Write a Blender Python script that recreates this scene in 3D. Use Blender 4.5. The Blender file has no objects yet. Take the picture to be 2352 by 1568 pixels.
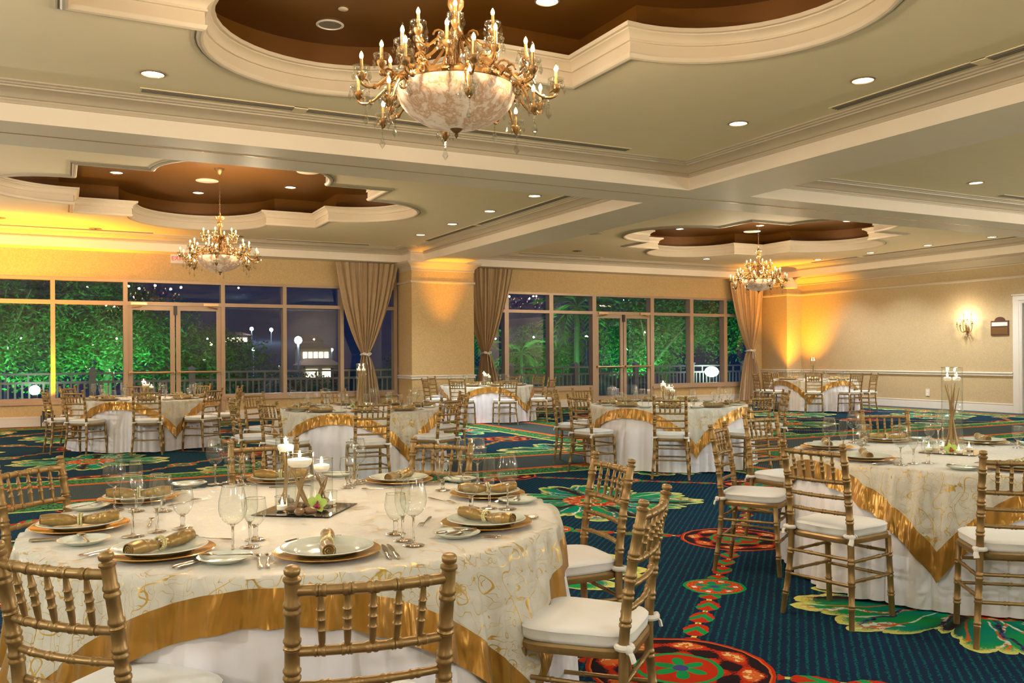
import bpy, bmesh, math, random
from math import sin, cos, pi, sqrt, atan2, radians as R, hypot
from mathutils import Matrix, Vector
random.seed(7)
SC = bpy.context.scene
COL = SC.collection
# ---------------------------------------------------------------- camera, world, exposure
yaw, roll = R(27.2), R(-.309)
_f = Vector((sin(yaw), cos(yaw), 0)); _r = Vector((cos(yaw), -sin(yaw), 0)); _u = Vector((0, 0, 1))
_r2 = _r*cos(roll) + _u*sin(roll); _u2 = _u*cos(roll) - _r*sin(roll)
cd = bpy.data.cameras.new('camera'); cam = bpy.data.objects.new('camera', cd); COL.objects.link(cam)
cd.sensor_width = 36; cd.lens = 2016/2352*36; cd.shift_y = 32/2352; cd.clip_end = 900; cd.clip_start = .02
mw = Matrix.Identity(4)
for i, v in enumerate((_r2, _u2, -_f)):
    for j in range(3): mw[j][i] = v[j]
mw[2][3] = 1.40
cam.matrix_world = mw
SC.camera = cam
wd = bpy.data.worlds.new('world'); SC.world = wd; wd.use_nodes = True
wd.node_tree.nodes['Background'].inputs[0].default_value = (.018, .030, .085, 1)
wd.node_tree.nodes['Background'].inputs[1].default_value = 2.4
SC.view_settings.view_transform = 'Standard'; SC.view_settings.look = 'None'
SC.view_settings.gamma = 1; SC.view_settings.use_curve_mapping = False
SC.view_settings.exposure = EXPOSURE = 0.66
cy = SC.cycles
cy.max_bounces = 8; cy.diffuse_bounces = 5; cy.glossy_bounces = 4; cy.transmission_bounces = 6
cy.transparent_max_bounces = 18; cy.adaptive_threshold = .025; cy.caustics_reflective = False; cy.caustics_refractive = False
cy.sample_clamp_indirect = 4; cy.sample_clamp_direct = 0

def light(name, kind, loc, energy, color, size=.1, aim=None, cone=120, blend=.6):
    d = bpy.data.lights.new(name, kind); d.energy = energy; d.color = color
    d.shadow_soft_size = size
    if kind == 'SPOT': d.spot_size = R(cone); d.spot_blend = blend
    o = bpy.data.objects.new(name, d); COL.objects.link(o); o.location = loc
    if aim is not None:
        o.rotation_euler = (Vector(aim) - Vector(loc)).to_track_quat('-Z', 'Y').to_euler()
    return o
# light levels, all in one place
P_DOWN, P_TABLE, P_CHAND, P_AMBER, P_GREEN, P_COFFER, P_FILL = 185, 75, 36, 330, 420, 7, 260
C_DOWN, C_TABLE = (.93, .97, 1), (.70, .94, 1)
C_CHAND, C_AMBER, C_GREEN = (1, .76, .50), (1, .40, .0), (.12, 1, .30)
# ---------------------------------------------------------------- small helpers
class MB:
    """collects vertices and faces of one mesh"""
    def __init__(s): s.v = []; s.f = []; s.uv = None
    def add(s, vs, fs):
        n = len(s.v); s.v += [tuple(a) for a in vs]; s.f += [tuple(i+n for i in f) for f in fs]
    def box(s, x0, x1, y0, y1, z0, z1):
        s.add([(x0,y0,z0),(x1,y0,z0),(x1,y1,z0),(x0,y1,z0),(x0,y0,z1),(x1,y0,z1),(x1,y1,z1),(x0,y1,z1)],
              [(3,2,1,0),(4,5,6,7),(0,1,5,4),(1,2,6,5),(2,3,7,6),(3,0,4,7)]); return s
    def tube(s, pts, rad, seg=8, caps=True, flat=1.0):
        pts = [Vector(p) for p in pts]; n = len(pts)
        if not hasattr(rad, '__len__'): rad = [rad]*n
        t0 = (pts[1]-pts[0]).normalized()
        up = Vector((0,0,1)) if abs(t0.z) < .9 else Vector((1,0,0))
        a = t0.cross(up).normalized(); vs = []
        for i, p in enumerate(pts):
            t = (pts[min(i+1,n-1)] - pts[max(i-1,0)])
            t = t.normalized() if t.length > 1e-9 else t0
            a = (a - t*a.dot(t)); a = a.normalized() if a.length > 1e-6 else t.orthogonal().normalized()
            b = t.cross(a)
            for k in range(seg):
                w = 2*pi*k/seg; vs.append(p + a*(cos(w)*rad[i]) + b*(sin(w)*rad[i]*flat))
        fs = [(i*seg+k, i*seg+(k+1)%seg, (i+1)*seg+(k+1)%seg, (i+1)*seg+k) for i in range(n-1) for k in range(seg)]
        if caps: fs += [tuple(range(seg-1,-1,-1)), tuple((n-1)*seg+k for k in range(seg))]
        s.add(vs, fs); return s
    def lathe(s, prof, seg=24, o=(0,0,0), sy=1.0, wob=None):
        vs = []; n = len(prof)
        for r, z in prof:
            for k in range(seg):
                w = 2*pi*k/seg; q = r*(wob(w, z) if wob else 1)
                vs.append((o[0]+q*cos(w), o[1]+q*sin(w)*sy, o[2]+z))
        fs = [(i*seg+k, i*seg+(k+1)%seg, (i+1)*seg+(k+1)%seg, (i+1)*seg+k) for i in range(n-1) for k in range(seg)]
        if prof[0][0] > 1e-5 and prof[0][0] < 0: pass
        s.add(vs, fs); return s
    def disc(s, r, z, seg=24, o=(0,0,0), down=False):
        vs = [(o[0]+r*cos(2*pi*k/seg), o[1]+r*sin(2*pi*k/seg), o[2]+z) for k in range(seg)]
        s.add(vs, [tuple(range(seg)) if not down else tuple(range(seg-1,-1,-1))]); return s
    def ball(s, c, r, seg=8, rings=5, sx=1, sy=1, sz=1):
        prof = [(r*sin(pi*i/rings), -r*cos(pi*i/rings)) for i in range(rings+1)]
        vs = []; n = len(prof)
        for q, z in prof:
            for k in range(seg): vs.append((c[0]+q*cos(2*pi*k/seg)*sx, c[1]+q*sin(2*pi*k/seg)*sy, c[2]+z*sz))
        s.add(vs, [(i*seg+k, i*seg+(k+1)%seg, (i+1)*seg+(k+1)%seg, (i+1)*seg+k) for i in range(n-1) for k in range(seg)]); return s
    def extrude(s, poly, h0, h1, xf=None):
        n = len(poly); vs = [(x,y,h0) for x,y in poly] + [(x,y,h1) for x,y in poly]
        if xf: vs = [xf(v) for v in vs]
        s.add(vs, [tuple(range(n-1,-1,-1)), tuple(range(n,2*n))] + [(i,(i+1)%n,n+(i+1)%n,n+i) for i in range(n)]); return s
    def build(s, name, mat, parent=None, smooth=True, angle=38, weld=False):
        me = bpy.data.meshes.new(name); me.from_pydata(s.v, [], s.f)
        if s.uv is not None:
            l = me.uv_layers.new(name='uv')
            for lp in me.loops: l.data[lp.index].uv = s.uv[lp.vertex_index]
        if weld:
            b = bmesh.new(); b.from_mesh(me); bmesh.ops.remove_doubles(b, verts=b.verts, dist=1e-5); b.to_mesh(me); b.free()
        me.validate()
        if smooth:
            for p in me.polygons: p.use_smooth = True
            me.set_sharp_from_angle(angle=R(angle))
        me.materials.append(mat)
        o = bpy.data.objects.new(name, me); COL.objects.link(o)
        if parent is not None: o.parent = parent
        return o
def empty(name, loc=(0,0,0), rz=0, parent=None):
    o = bpy.data.objects.new(name, None); COL.objects.link(o); o.location = loc; o.rotation_euler = (0,0,rz)
    o.empty_display_size = .05
    if parent is not None: o.parent = parent
    return o
def tag(o, label, cat, group=None):
    o['label'] = label; o['category'] = cat
    if group: o['group'] = group
    return o
def struct(o): o['kind'] = 'structure'; return o
KIDS = {}
def dup(o, parent=None, loc=None, rz=None):
    c = o.copy(); COL.objects.link(c)
    if parent is not None: c.parent = parent
    if loc is not None: c.location = loc
    if rz is not None: c.rotation_euler = (0,0,rz)
    for ch in KIDS.setdefault(o.name, list(o.children)): dup(ch, c)
    return c
class Proto:
    """first use places the thing itself, later uses place copies"""
    def __init__(s, o): s.o = o; s.used = False
    def put(s, loc, rz=0, label=None, group=None, cat=None):
        KIDS.setdefault(s.o.name, list(s.o.children))
        if not s.used: o = s.o; s.used = True
        else: o = dup(s.o)
        o.location = loc; o.rotation_euler = (0,0,rz)
        if label: o['label'] = label
        if cat: o['category'] = cat
        if group: o['group'] = group
        return o
# ---------------------------------------------------------------- node expressions
class X:
    def __init__(s, nt, k): s.nt, s.k = nt, k
    def op(s, name, *a):
        n = s.nt.nodes.new('ShaderNodeMath'); n.operation = name
        for i, q in enumerate((s,)+a):
            if isinstance(q, X): s.nt.links.new(q.k, n.inputs[i])
            else: n.inputs[i].default_value = q
        return X(s.nt, n.outputs[0])
    def __add__(s, o): return s.op('ADD', o)
    __radd__ = __add__
    def __mul__(s, o): return s.op('MULTIPLY', o)
    __rmul__ = __mul__
    def __sub__(s, o): return s.op('SUBTRACT', o)
    def __rsub__(s, o): return (s*-1) + o
    def __truediv__(s, o): return s.op('DIVIDE', o)
    def __lt__(s, o): return s.op('LESS_THAN', o)
    def __gt__(s, o): return s.op('GREATER_THAN', o)
    def __abs__(s): return s.op('ABSOLUTE')
    def min(s, o): return s.op('MINIMUM', o)
    def max(s, o): return s.op('MAXIMUM', o)
    def sin(s): return s.op('SINE')
    def cos(s): return s.op('COSINE')
    def sqrt(s): return s.op('SQRT')
    def frac(s): return s.op('FRACT')
    def round(s): return s.op('ROUND')
    def sign(s): return s.op('SIGN')
    def pow(s, o): return s.op('POWER', o)
    def sat(s): return s.max(0.0).min(1.0)
    def ss(s, a, b): return ((s-a)/(b-a)).sat()
def hyp(a, b): return (a*a + b*b).sqrt()
class M:
    """one procedural material"""
    def __init__(s, name):
        s.m = bpy.data.materials.new(name); s.m.use_nodes = True; s.nt = s.m.node_tree; s.n = s.nt.nodes; s.l = s.nt.links
        s.b = s.n['Principled BSDF']; s.out = s.n['Material Output']
    def set(s, **k):
        for a, v in k.items():
            q = s.b.inputs[{'color':'Base Color','rough':'Roughness','metal':'Metallic','spec':'Specular IOR Level','sheen':'Sheen Weight',
               'coat':'Coat Weight','trans':'Transmission Weight','ior':'IOR','emit':'Emission Color','es':'Emission Strength','sss':'Subsurface Weight','aniso':'Anisotropic','alpha':'Alpha','srough':'Sheen Roughness'}[a]]
            s.wire(v, q)
        return s
    def wire(s, v, q):
        if isinstance(v, X): s.l.new(v.k, q)
        elif isinstance(v, bpy.types.NodeSocket): s.l.new(v, q)
        elif isinstance(v, tuple) and len(v) == 3 and len(q.default_value) == 4: q.default_value = (*v, 1)
        else: q.default_value = v
    def node(s, t, **k):
        n = s.n.new(t)
        for a, v in k.items(): setattr(n, a, v)
        return n
    def pos(s, kind='Object'):
        n = s.node('ShaderNodeTexCoord'); return n.outputs[kind]
    def world(s): return s.node('ShaderNodeNewGeometry').outputs['Position']
    def xyz(s, v):
        n = s.node('ShaderNodeSeparateXYZ'); s.l.new(v, n.inputs[0]); return [X(s.nt, o) for o in n.outputs]
    def noise(s, v, scale, detail=2, rough=.5, dist=0, col=False):
        n = s.node('ShaderNodeTexNoise'); s.l.new(v, n.inputs['Vector']); n.inputs['Scale'].default_value = scale
        n.inputs['Detail'].default_value = detail; n.inputs['Roughness'].default_value = rough; n.inputs['Distortion'].default_value = dist
        return n.outputs['Color'] if col else X(s.nt, n.outputs[0])
    def voro(s, v, scale, feat='F1'):
        n = s.node('ShaderNodeTexVoronoi', feature=feat); s.l.new(v, n.inputs['Vector']); n.inputs['Scale'].default_value = scale
        return X(s.nt, n.outputs['Distance'])
    def mix(s, f, a, b):
        n = s.node('ShaderNodeMix', data_type='RGBA')
        s.wire(f, n.inputs[0]); s.wire(a, n.inputs[6]); s.wire(b, n.inputs[7]); return n.outputs[2]
    def ramp(s, f, stops):
        n = s.node('ShaderNodeValToRGB'); s.wire(f, n.inputs[0]); e = n.color_ramp.elements
        while len(e) < len(stops): e.new(.5)
        for q, (p, c) in zip(e, stops): q.position = p; q.color = (*c, 1)
        return n.outputs[0]
    def bump(s, h, strength=.3, dist=.01):
        n = s.node('ShaderNodeBump'); n.inputs['Strength'].default_value = strength; n.inputs['Distance'].default_value = dist
        s.wire(h, n.inputs['Height']); s.l.new(n.outputs[0], s.b.inputs['Normal']); return s
def simple(name, color, rough=.5, var=.08, scale=8, metal=0, bump=0, **k):
    """plain colour with a little procedural grain"""
    q = M(name); p = q.pos()
    nz = q.noise(p, scale, 3)
    d = tuple(max(0, c*(1-var)) for c in color); e = tuple(min(1, c*(1+var)) for c in color)
    q.set(color=q.mix(nz, d, e), rough=rough, metal=metal, **k)
    if bump: q.bump(q.noise(p, scale*6, 2), bump, .004)
    return q.m
def emis(name, color, strength):
    q = M(name); q.set(color=(0,0,0), emit=color, es=strength); return q.m
def thin_glass(name, tint=(.97,.99,.98), edge=.55, base=.035, rough=.0, dark=(.55,.6,.58)):
    """one-wall glass: clear face on, reflecting and a little darker towards its edges"""
    q = M(name); n = q.n; l = q.l
    tr = n.new('ShaderNodeBsdfTransparent'); gl = n.new('ShaderNodeBsdfGlossy'); gl.inputs['Roughness'].default_value = rough
    lw = n.new('ShaderNodeLayerWeight'); lw.inputs[0].default_value = .25
    fac = X(q.nt, lw.outputs['Facing'])
    l.new(q.mix(fac.pow(3.0), tint, dark), tr.inputs[0])
    mx = n.new('ShaderNodeMixShader'); l.new((fac.pow(2.5)*edge + base).k, mx.inputs[0])
    l.new(tr.outputs[0], mx.inputs[1]); l.new(gl.outputs[0], mx.inputs[2]); l.new(mx.outputs[0], q.out.inputs[0])
    n.remove(q.b); return q.m
def solid_glass(name, ior=1.45):
    q = M(name); q.set(color=(1,1,1), rough=.0, trans=1.0, ior=ior); return q.m
# ---------------------------------------------------------------- materials
def wallpaper(name, c0, c1):
    q = M(name); p = q.world()
    w = q.noise(p, 9, 2, .5, 2.2); v = q.noise(p, 21, 1, .5, 3.0)
    k = (abs(w-.5) < .045).max((abs(v-.5) < .05)*.6)
    g = q.noise(p, 120, 1)
    q.set(color=q.mix((k*.8 + g*.25).sat(), c0, c1), rough=.55, spec=.3); q.bump(k, .12, .003); return q.m
m_paper = wallpaper('wallpaper_damask', (.52,.36,.155), (.60,.45,.23))
m_paper2 = wallpaper('wallpaper_cream', (.47,.36,.195), (.53,.42,.25))
m_ceil = simple('ceiling_paint', (.91,.78,.53), .7, .03, 3)
m_soffit = simple('soffit_paint', (.90,.80,.65), .5, .03, 3)
m_trim = simple('ivory_moulding', (.57,.49,.36), .45, .03, 4)
m_white = simple('white_woodwork', (.72,.68,.60), .4, .03, 5)
m_bronze = simple('bronze_coffer_paint', (.15,.060,.006), .42, .10, 2.5, metal=.35)
m_dark = simple('dark_slot', (.05,.045,.04), .6)
m_vent = simple('vent_grey', (.20,.17,.13), .6)
m_frame = simple('bronze_window_frame', (.42,.30,.20), .4, .06, 6, metal=.2)
m_rail = simple('brushed_bar', (.55,.38,.2), .3, .06, 20, metal=.8)
def gold(name, c, rough):
    q = M(name); p = q.pos(); nz = q.noise(p, 35, 3)
    q.set(color=q.mix(nz, tuple(a*.8 for a in c), tuple(min(1,a*1.15) for a in c)), rough=rough, metal=.62, spec=.5); q.bump(nz, .06, .002); return q.m
m_chair = gold('gold_chair_paint', (.33,.215,.085), .41)
m_brass = gold('antique_brass', (.30,.165,.055), .26)
m_darkbrass = gold('dark_brass', (.22,.13,.05), .35)
m_cush = simple('white_cushion_fabric', (.77,.775,.75), .75, .04, 14, bump=.06, sheen=.2)
m_tie = simple('white_tie_fabric', (.78,.76,.70), .8, .05, 20)
def cloth():
    q = M('white_tablecloth'); p = q.pos(); nz = q.noise(p, 5, 3); x, y, z = q.xyz(p)
    q.set(color=q.mix(nz, (.775,.77,.83), (.85,.845,.895)), rough=.7, sheen=.25); q.bump(q.noise(p, 260, 1), .05, .001); return q.m
m_cloth = cloth()
def organza():
    q = M('embroidered_organza'); uv = q.pos('UV')
    n1 = q.noise(uv, 5.5, 0, .5, 1.6); n2 = q.noise(uv, 9.0, 0, .5, 2.4)
    x, y, z = q.xyz(uv)
    n3 = q.noise(uv, 7.0, 0, .5, 3.0)
    ln = (abs(n1-.5) < .009).max(abs(n2-.47) < .009).max(abs(n3-.52) < .008)
    # little six-point flowers on a loose grid
    cx = (x*3.6 + n1*.8); cyy = (y*3.6 + n2*.8)
    fx = cx.frac()-.5; fy = cyy.frac()-.5
    rr = hyp(fx, fy); th = fy.op('ARCTAN2', fx)
    fl = rr < ((th*3).cos().op('ABSOLUTE')*.10 + .015)
    k = ln.max(fl)
    grain = q.noise(uv, 45, 2)
    col = q.mix(k, q.mix(grain, (.70,.69,.56), (.79,.78,.66)), (.52,.34,.06))
    q.set(color=col, rough=q.mix(k, (.5,.5,.5), (.32,.32,.32)), sheen=.5, metal=k*.35)
    q.bump(k + grain*.3, .35, .003)
    tr = q.n.new('ShaderNodeBsdfTransparent'); mx = q.n.new('ShaderNodeMixShader')
    q.l.new((k*.30 + .66).k, mx.inputs[0]); q.l.new(tr.outputs[0], mx.inputs[1]); q.l.new(q.b.outputs[0], mx.inputs[2]); q.l.new(mx.outputs[0], q.out.inputs[0])
    return q.m
m_org = organza()
def satin(name, c, rough=.27):
    q = M(name); p = q.pos(); nz = q.noise(p, 6, 2)
    q.set(color=q.mix(nz, tuple(a*.85 for a in c), tuple(min(1,a*1.1) for a in c)), rough=rough, metal=.5, sheen=.25, spec=.7)
    mp = q.node('ShaderNodeMapping'); q.l.new(p, mp.inputs[0]); mp.inputs['Scale'].default_value = (1,1,.22)
    q.bump(q.noise(mp.outputs[0], 15, 2, .45, .5), .9, .03); return q.m
m_satin = satin('gold_satin', (.44,.225,.030), .25)
m_napkin = satin('bronze_satin_napkin', (.34,.21,.055), .32)
m_plate = simple('celadon_white_china', (.72,.80,.72), .12, .02, 6, coat=.5)
m_charger = gold('gold_charger', (.80,.47,.13), .16)
m_silver = simple('polished_flatware', (.62,.58,.52), .14, .06, 20, metal=1)
m_pearl = simple('pearl_bead', (.72,.66,.36), .2, .05, 30, metal=.5)
m_glass = thin_glass('table_glass', edge=1.0, base=.085, rough=.06, dark=(.25,.30,.29))
m_stem = solid_glass('glass_stem')
m_vase = thin_glass('vase_glass', edge=.8, base=.045, tint=(.985,.995,.99), dark=(.66,.72,.70))
m_water = thin_glass('vase_water', tint=(.93,.96,.94), edge=.35, base=.03, dark=(.6,.66,.62))
m_pane = thin_glass('window_pane_glass', tint=(.86,.9,.88), edge=.5, base=.075, dark=(.7,.74,.72))
m_crystal = thin_glass('cut_crystal', edge=.8, base=.22, dark=(.6,.55,.45))
m_mirror = simple('mirror_tile', (.6,.62,.62), .03, .01, 2, metal=1)
m_wax = simple('white_wax', (.82,.77,.68), .5, .02, 8, emit=(1,.72,.42), es=.22)
m_twig = simple('gilded_twig', (.38,.23,.08), .5, .25, 30, metal=.2)
m_stone = simple('river_stone', (.24,.14,.07), .3, .4, 25)
m_flame = emis('candle_flame', (1,.70,.34), 12)
m_bulb = emis('bulb_glow', (1,.70,.36), 9)
m_bulbtip = thin_glass('bulb_glass', edge=.35, base=.05, tint=(1,.93,.78), dark=(.95,.78,.5))
m_lamp = emis('downlight_glow', (1,.97,.86), 9)
m_candle = simple('candle_sleeve', (.40,.26,.10), .35, .1, 20, metal=.5)
def alabaster():
    q = M('alabaster'); p = q.pos(); a = q.noise(p, 7, 6, .68, .35); b = q.noise(p, 20, 4, .6)
    c = q.ramp((a*.75 + b*.25), [(.36,(.74,.62,.47)), (.47,(.70,.54,.38)), (.53,(.47,.26,.13)), (.59,(.68,.52,.37)), (.75,(.76,.66,.52))])
    q.set(color=c, rough=.3, emit=c, es=.16); return q.m
m_alab = alabaster()
m_curtain = simple('taupe_curtain', (.46,.33,.19), .75, .10, 5, bump=.05, sheen=.2)
m_black = simple('black_plastic', (.02,.02,.022), .4)
m_petal = M('orchid_petal')
_p = m_petal.pos(); m_petal.set(color=m_petal.mix(m_petal.noise(_p, 30, 2), (.38,.62,.06), (.60,.78,.20)), rough=.5); m_petal = m_petal.m
m_lip = simple('orchid_lip', (.33,.03,.07), .5, .4, 40)
m_sign = simple('sign_plaque_brown', (.085,.03,.015), .45, .15, 10)
m_signw = simple('sign_strip_white', (.72,.70,.66), .5)
m_red = emis('exit_red', (1,.05,.03), .8)
# carpet ---------------------------------------------------------------
def carpet():
    q = M('patterned_carpet'); g = q.world(); x, y, z = q.xyz(g)
    wob = q.xyz(q.noise(g, 5.0, 2, .5, 0, True))
    fine = q.noise(g, 90, 2, .6); mid = q.noise(g, 24, 2, .6); soft = q.noise(g, 4.5, 3, .55)
    xx = x + (wob[0]-.5)*.05; yy = y + (wob[1]-.5)*.05
    px = (xx-4.55)/2.1 + (yy > 10.2); py = (yy-5.15)/2.0
    A = (px+py)*.5; B = (py-px)*.5
    fa = A-A.round(); fb = B-B.round()
    sa = fa.sign(); sb = fb.sign(); ga = fa-sa*.5; gb = fb-sb*.5
    def rt(a, b):
        dx = (a-b)*2.1; dy = (a+b)*2.0; return hyp(dx, dy), dy.op('ARCTAN2', dx)
    rB, tB = rt(fa, fb); rF, tF = rt(ga, gb)
    big = abs(fa) > abs(fb)
    s1, u1 = rt(ga, fb); s2, u2 = rt(fa, gb)
    inv = 1-big
    rS = s1*big + s2*inv; tS = u1*big + u2*inv
    dC = abs(fa).min(abs(fb))*2.9; tC = abs(fa).max(abs(fb))*2.9
    # ground with small teal specks in columns
    chk = (((x-y)*106+(mid-.5)*2.2).sin()*.52 + (fine-.5)*2.6 + (mid-.5)*.7) > .42
    c = q.mix(chk*.9, q.mix(soft, (.008,.017,.040), (.010,.026,.066)), (.004,.10,.10))
    GR, TE, YE, RD, OR, CR, DK, WH, BL = (.012,.27,.075), (.004,.21,.155), (.60,.62,.16), (.44,.030,.010), (.56,.13,.03), (.74,.52,.24), (.022,.014,.018), (.62,.70,.62), (.06,.06,.22)
    # leafy rosette
    lob = abs((tF*2.0 + .785).cos()).pow(.5)*.44 + abs((tF*6.0).cos()).pow(.6)*.20 + abs((tF*15.0 + soft*4).sin()).pow(.6)*.09 + .34
    u = rF/lob
    inF = u < 1.0
    petal = q.mix(((tF*6.0 + rF*9 + soft*5).sin()*.5+.5), TE, GR)
    petal = q.mix((rF*8 + (tF*6.0).cos()*4 + soft*7).sin().ss(.86,.97), petal, q.mix((mid > .5), WH, OR))
    petal = q.mix(((tF*26 + (rF*7).sin()*1.6 + soft*4).sin()).ss(.90,.98)*(rF > .34), petal, q.mix(soft > .5, WH, OR))
    petal = q.mix(((tF*12 + (rF*5).sin() + soft*5).cos()).ss(.92,.98), petal, q.mix(mid.ss(.4,.6), DK, BL))
    edge = (u + (fine-.5)*.20).ss(.89,.97)
    petal = q.mix(edge, petal, YE)
    petal = q.mix(abs((tF*3.0 + .5).sin()).pow(14.0)*(u < .9), petal, DK)
    c = q.mix(inF, c, petal)
    cf = q.mix((rF*34 + (tF*8).cos()*3 + mid*3).sin().ss(0,.6), RD, q.mix(mid > .5, CR, OR))
    cf = q.mix(abs(rF-.10) < .03, cf, GR); cf = q.mix(rF > .285, cf, OR)
    c = q.mix(rF < .30, c, cf)
    # chains of leaves between the medallions
    ph = (tC*4.4).frac(); w = ((ph-.1).max(0.0)*(1-ph)).sqrt()*.17*(1-ph*.3)
    on = (tC > .42)*(tC < 1.26)
    lf = (dC < (w + (mid-.5)*.03))*on
    c = q.mix((dC < .014)*on, c, YE)
    c = q.mix(lf, c, q.mix(((dC*60 + ph*9 + fine*3).sin() > .25), RD, GR))
    # big medallions
    R8 = (tB*8).cos()
    d = q.mix((R8*.5 + (rB*46).sin()*.55 + (fine-.5)*1.1 + .12).ss(-.02,.2)*(rB > .19), DK, RD)
    d = q.mix((R8*.6 + (rB*40+1.6).sin()*.6 + (fine-.5)*.9 - .38).ss(.0,.25)*(rB > .20), d, q.mix(mid > .55, OR, CR))
    inn = q.mix((rB < (abs((tB*3).cos())*.10 + .03)), RD, q.mix(rB < .035, GR, BL))
    d = q.mix(rB < .185, d, inn); d = q.mix(abs(rB-.185) < .012, d, GR)
    d = q.mix(rB > .375, d, q.mix(rB > .39, DK, OR)); d = q.mix(rB > .400, d, RD)
    c = q.mix(rB < .415, c, d)
    # small medallions
    e = q.mix((fine > .52), RD, OR)
    e = q.mix(rS < (abs((tS*3).cos())*.085 + .035), e, q.mix((rS*90).sin() > 0.0, GR, TE)); e = q.mix(rS < .025, e, BL)
    e = q.mix((abs((tS*3).sin()) > .93)*(abs(rS-.125) < .014), e, WH)
    e = q.mix(rS > .165, e, GR)
    c = q.mix(rS < .185, c, e)
    # bands and plain runners under the beams
    dy = abs(y-10.2)-.60; dx = abs(x-8.15)-.50
    dr = 18.95-x; dw = 20.05-y
    dd = dy.min(dx).min(dr).min(dw)            # signed: below 0 inside a runner
    band = (dd < .52)*(dd > .0)
    fol = q.mix((mid + (fine-.5)*.6).ss(.46,.54), q.mix(soft > .52, (.02,.05,.03), DK), q.mix(fine > .5, GR, (.10,.30,.10)))
    fol = q.mix((q.voro(g, 3.2)+(fine-.5)*.15 < .24), fol, q.mix((fine+mid*.5 > .74), RD, q.mix(mid > .5, OR, CR)))
    fol = q.mix(abs(dd-.47) < .022, fol, YE)
    c = q.mix(band, c, fol)
    weave = ((x*170).sin()*(y*170).sin()) > .1
    run = q.mix(weave, (.040,.052,.058), (.085,.115,.105))
    c = q.mix(dd < .0, c, run)
    c = q.mix(abs(dd) < .055, c, (.62,.115,.020))
    q.set(color=c, rough=.95, spec=.03)
    q.bump(fine, .25, .004); return q.m
m_carpet = carpet()
# outdoors
m_deck = simple('outdoor_deck', (.09,.085,.08), .8, .2, 3)
m_fence = simple('fence_paint', (.30,.30,.26), .6, .08, 6)
m_leaf = simple('tree_leaves', (.07,.17,.045), .6, .35, 2)
m_palm = simple('palm_leaves', (.12,.21,.06), .55, .3, 5)
m_bark = simple('bark', (.16,.12,.085), .85, .3, 9)
m_hill = simple('night_hillside', (.040,.062,.10), .95, .5, .08)
m_house = simple('house_wall', (.35,.33,.28), .8, .1, 2)
m_roof = simple('house_roof', (.12,.06,.04), .8, .2, 2)
m_lit = emis('lit_window', (1,.82,.5), 3.0)
m_cool = emis('street_lamp_glow', (.75,.88,1), 60)
m_warm = emis('warm_lamp_glow', (1,.66,.3), 40)
m_teal = emis('green_lamp_glow', (.35,1,.6), 40)
m_flood = emis('garden_flood_glow', (.75,1,.86), 14)
m_pole = simple('lamp_pole', (.55,.58,.6), .5)
# ---------------------------------------------------------------- room shell
ZS, ZC, ZT = 3.64, 3.96, 4.49           # beam soffit, bay ceiling, coffer ceiling
YW, XR, XL, YB = 20.42, 19.68, -3.85, -1.6
q = MB(); q.add([(XL,YB,0),(XR+2.5,YB,0),(XR+2.5,YW+.2,0),(XL,YW+.2,0)], [(0,1,2,3)])
floor = struct(q.build('floor', m_carpet, smooth=False))
q = MB(); q.box(XL-.2, XL, YB, YW, 0, 4.1); struct(q.build('wall_left', m_paper2, smooth=False))
q = MB(); q.box(XL, XR+2.5, YB-.2, YB, 0, 4.1); struct(q.build('wall_back', m_paper2, smooth=False))
# right wall with a door opening at y 10.8..12.62
DY0, DY1, DZ = 10.95, 12.62, 2.56
q = MB()
q.box(XR, XR+.25, DY1, YW+.2, 0, 3.7); q.box(XR, XR+.25, YB, DY0, 0, 3.7); q.box(XR, XR+.25, DY0, DY1, DZ, 3.7)
wall_r = struct(q.build('wall_right', m_paper2, smooth=False))
q = MB(); q.box(XR+2.4, XR+2.5, 9.0, 15, 0, 3.2); q.box(XR+.25, XR+2.5, 9.0, 9.1, 0, 3.2); q.box(XR+.25, XR+2.5, 14.9, 15, 0, 3.2); q.box(XR+.25, XR+2.5, 9, 15, 3.1, 3.2)
struct(q.build('wall_corridor', m_paper2, smooth=False))
def run_prof(name, prof, path, mat, closed=False, angle=30):
    """sweep a profile (offset to the room side, z) along a plan path; offsets go to the left of the path"""
    n = len(path); q = MB(); vs = []
    for i, (x, y) in enumerate(path):
        a = path[i-1] if (i or closed) else None; b = path[(i+1) % n] if (i < n-1 or closed) else None
        d1 = Vector((x-a[0], y-a[1])).normalized() if a else None
        d2 = Vector((b[0]-x, b[1]-y)).normalized() if b else None
        d1 = d1 or d2; d2 = d2 or d1
        n1 = Vector((-d1.y, d1.x)); n2 = Vector((-d2.y, d2.x)); m = (n1+n2); m = m/max(.2, (1+n1.dot(n2)))
        for o, z in prof: vs.append((x+m.x*o, y+m.y*o, z))
    k = len(prof); fs = [(i*k+j, ((i+1) % n)*k+j, ((i+1) % n)*k+j+1, i*k+j+1) for i in range(n if closed else n-1) for j in range(k-1)]
    q.add(vs, fs); return struct(q.build(name, mat, angle=angle))
RAIL = [(0,.845),(.022,.85),(.03,.862),(.02,.885),(.02,.905),(.045,.915),(.045,.93),(.03,.938),(0,.938)]
BASE = [(0.022,0),(0.022,.165),(.016,.175),(.026,.185),(.026,.205),(0,.207)]
PICT = [(0,3.125),(.02,3.13),(.032,3.15),(.03,3.18),(.018,3.19),(0,3.195)]
PX0, PY0 = 19.10, 19.37                    # pilaster in the far corner
q = MB(); q.box(PX0, XR, PY0, YW, 0, ZS); struct(q.build('column_corner', m_paper2, smooth=False))
q = MB(); q.box(7.36, 8.97, 19.48, YW+.05, 0, ZS); struct(q.build('column_middle', m_paper, smooth=False))
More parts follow.
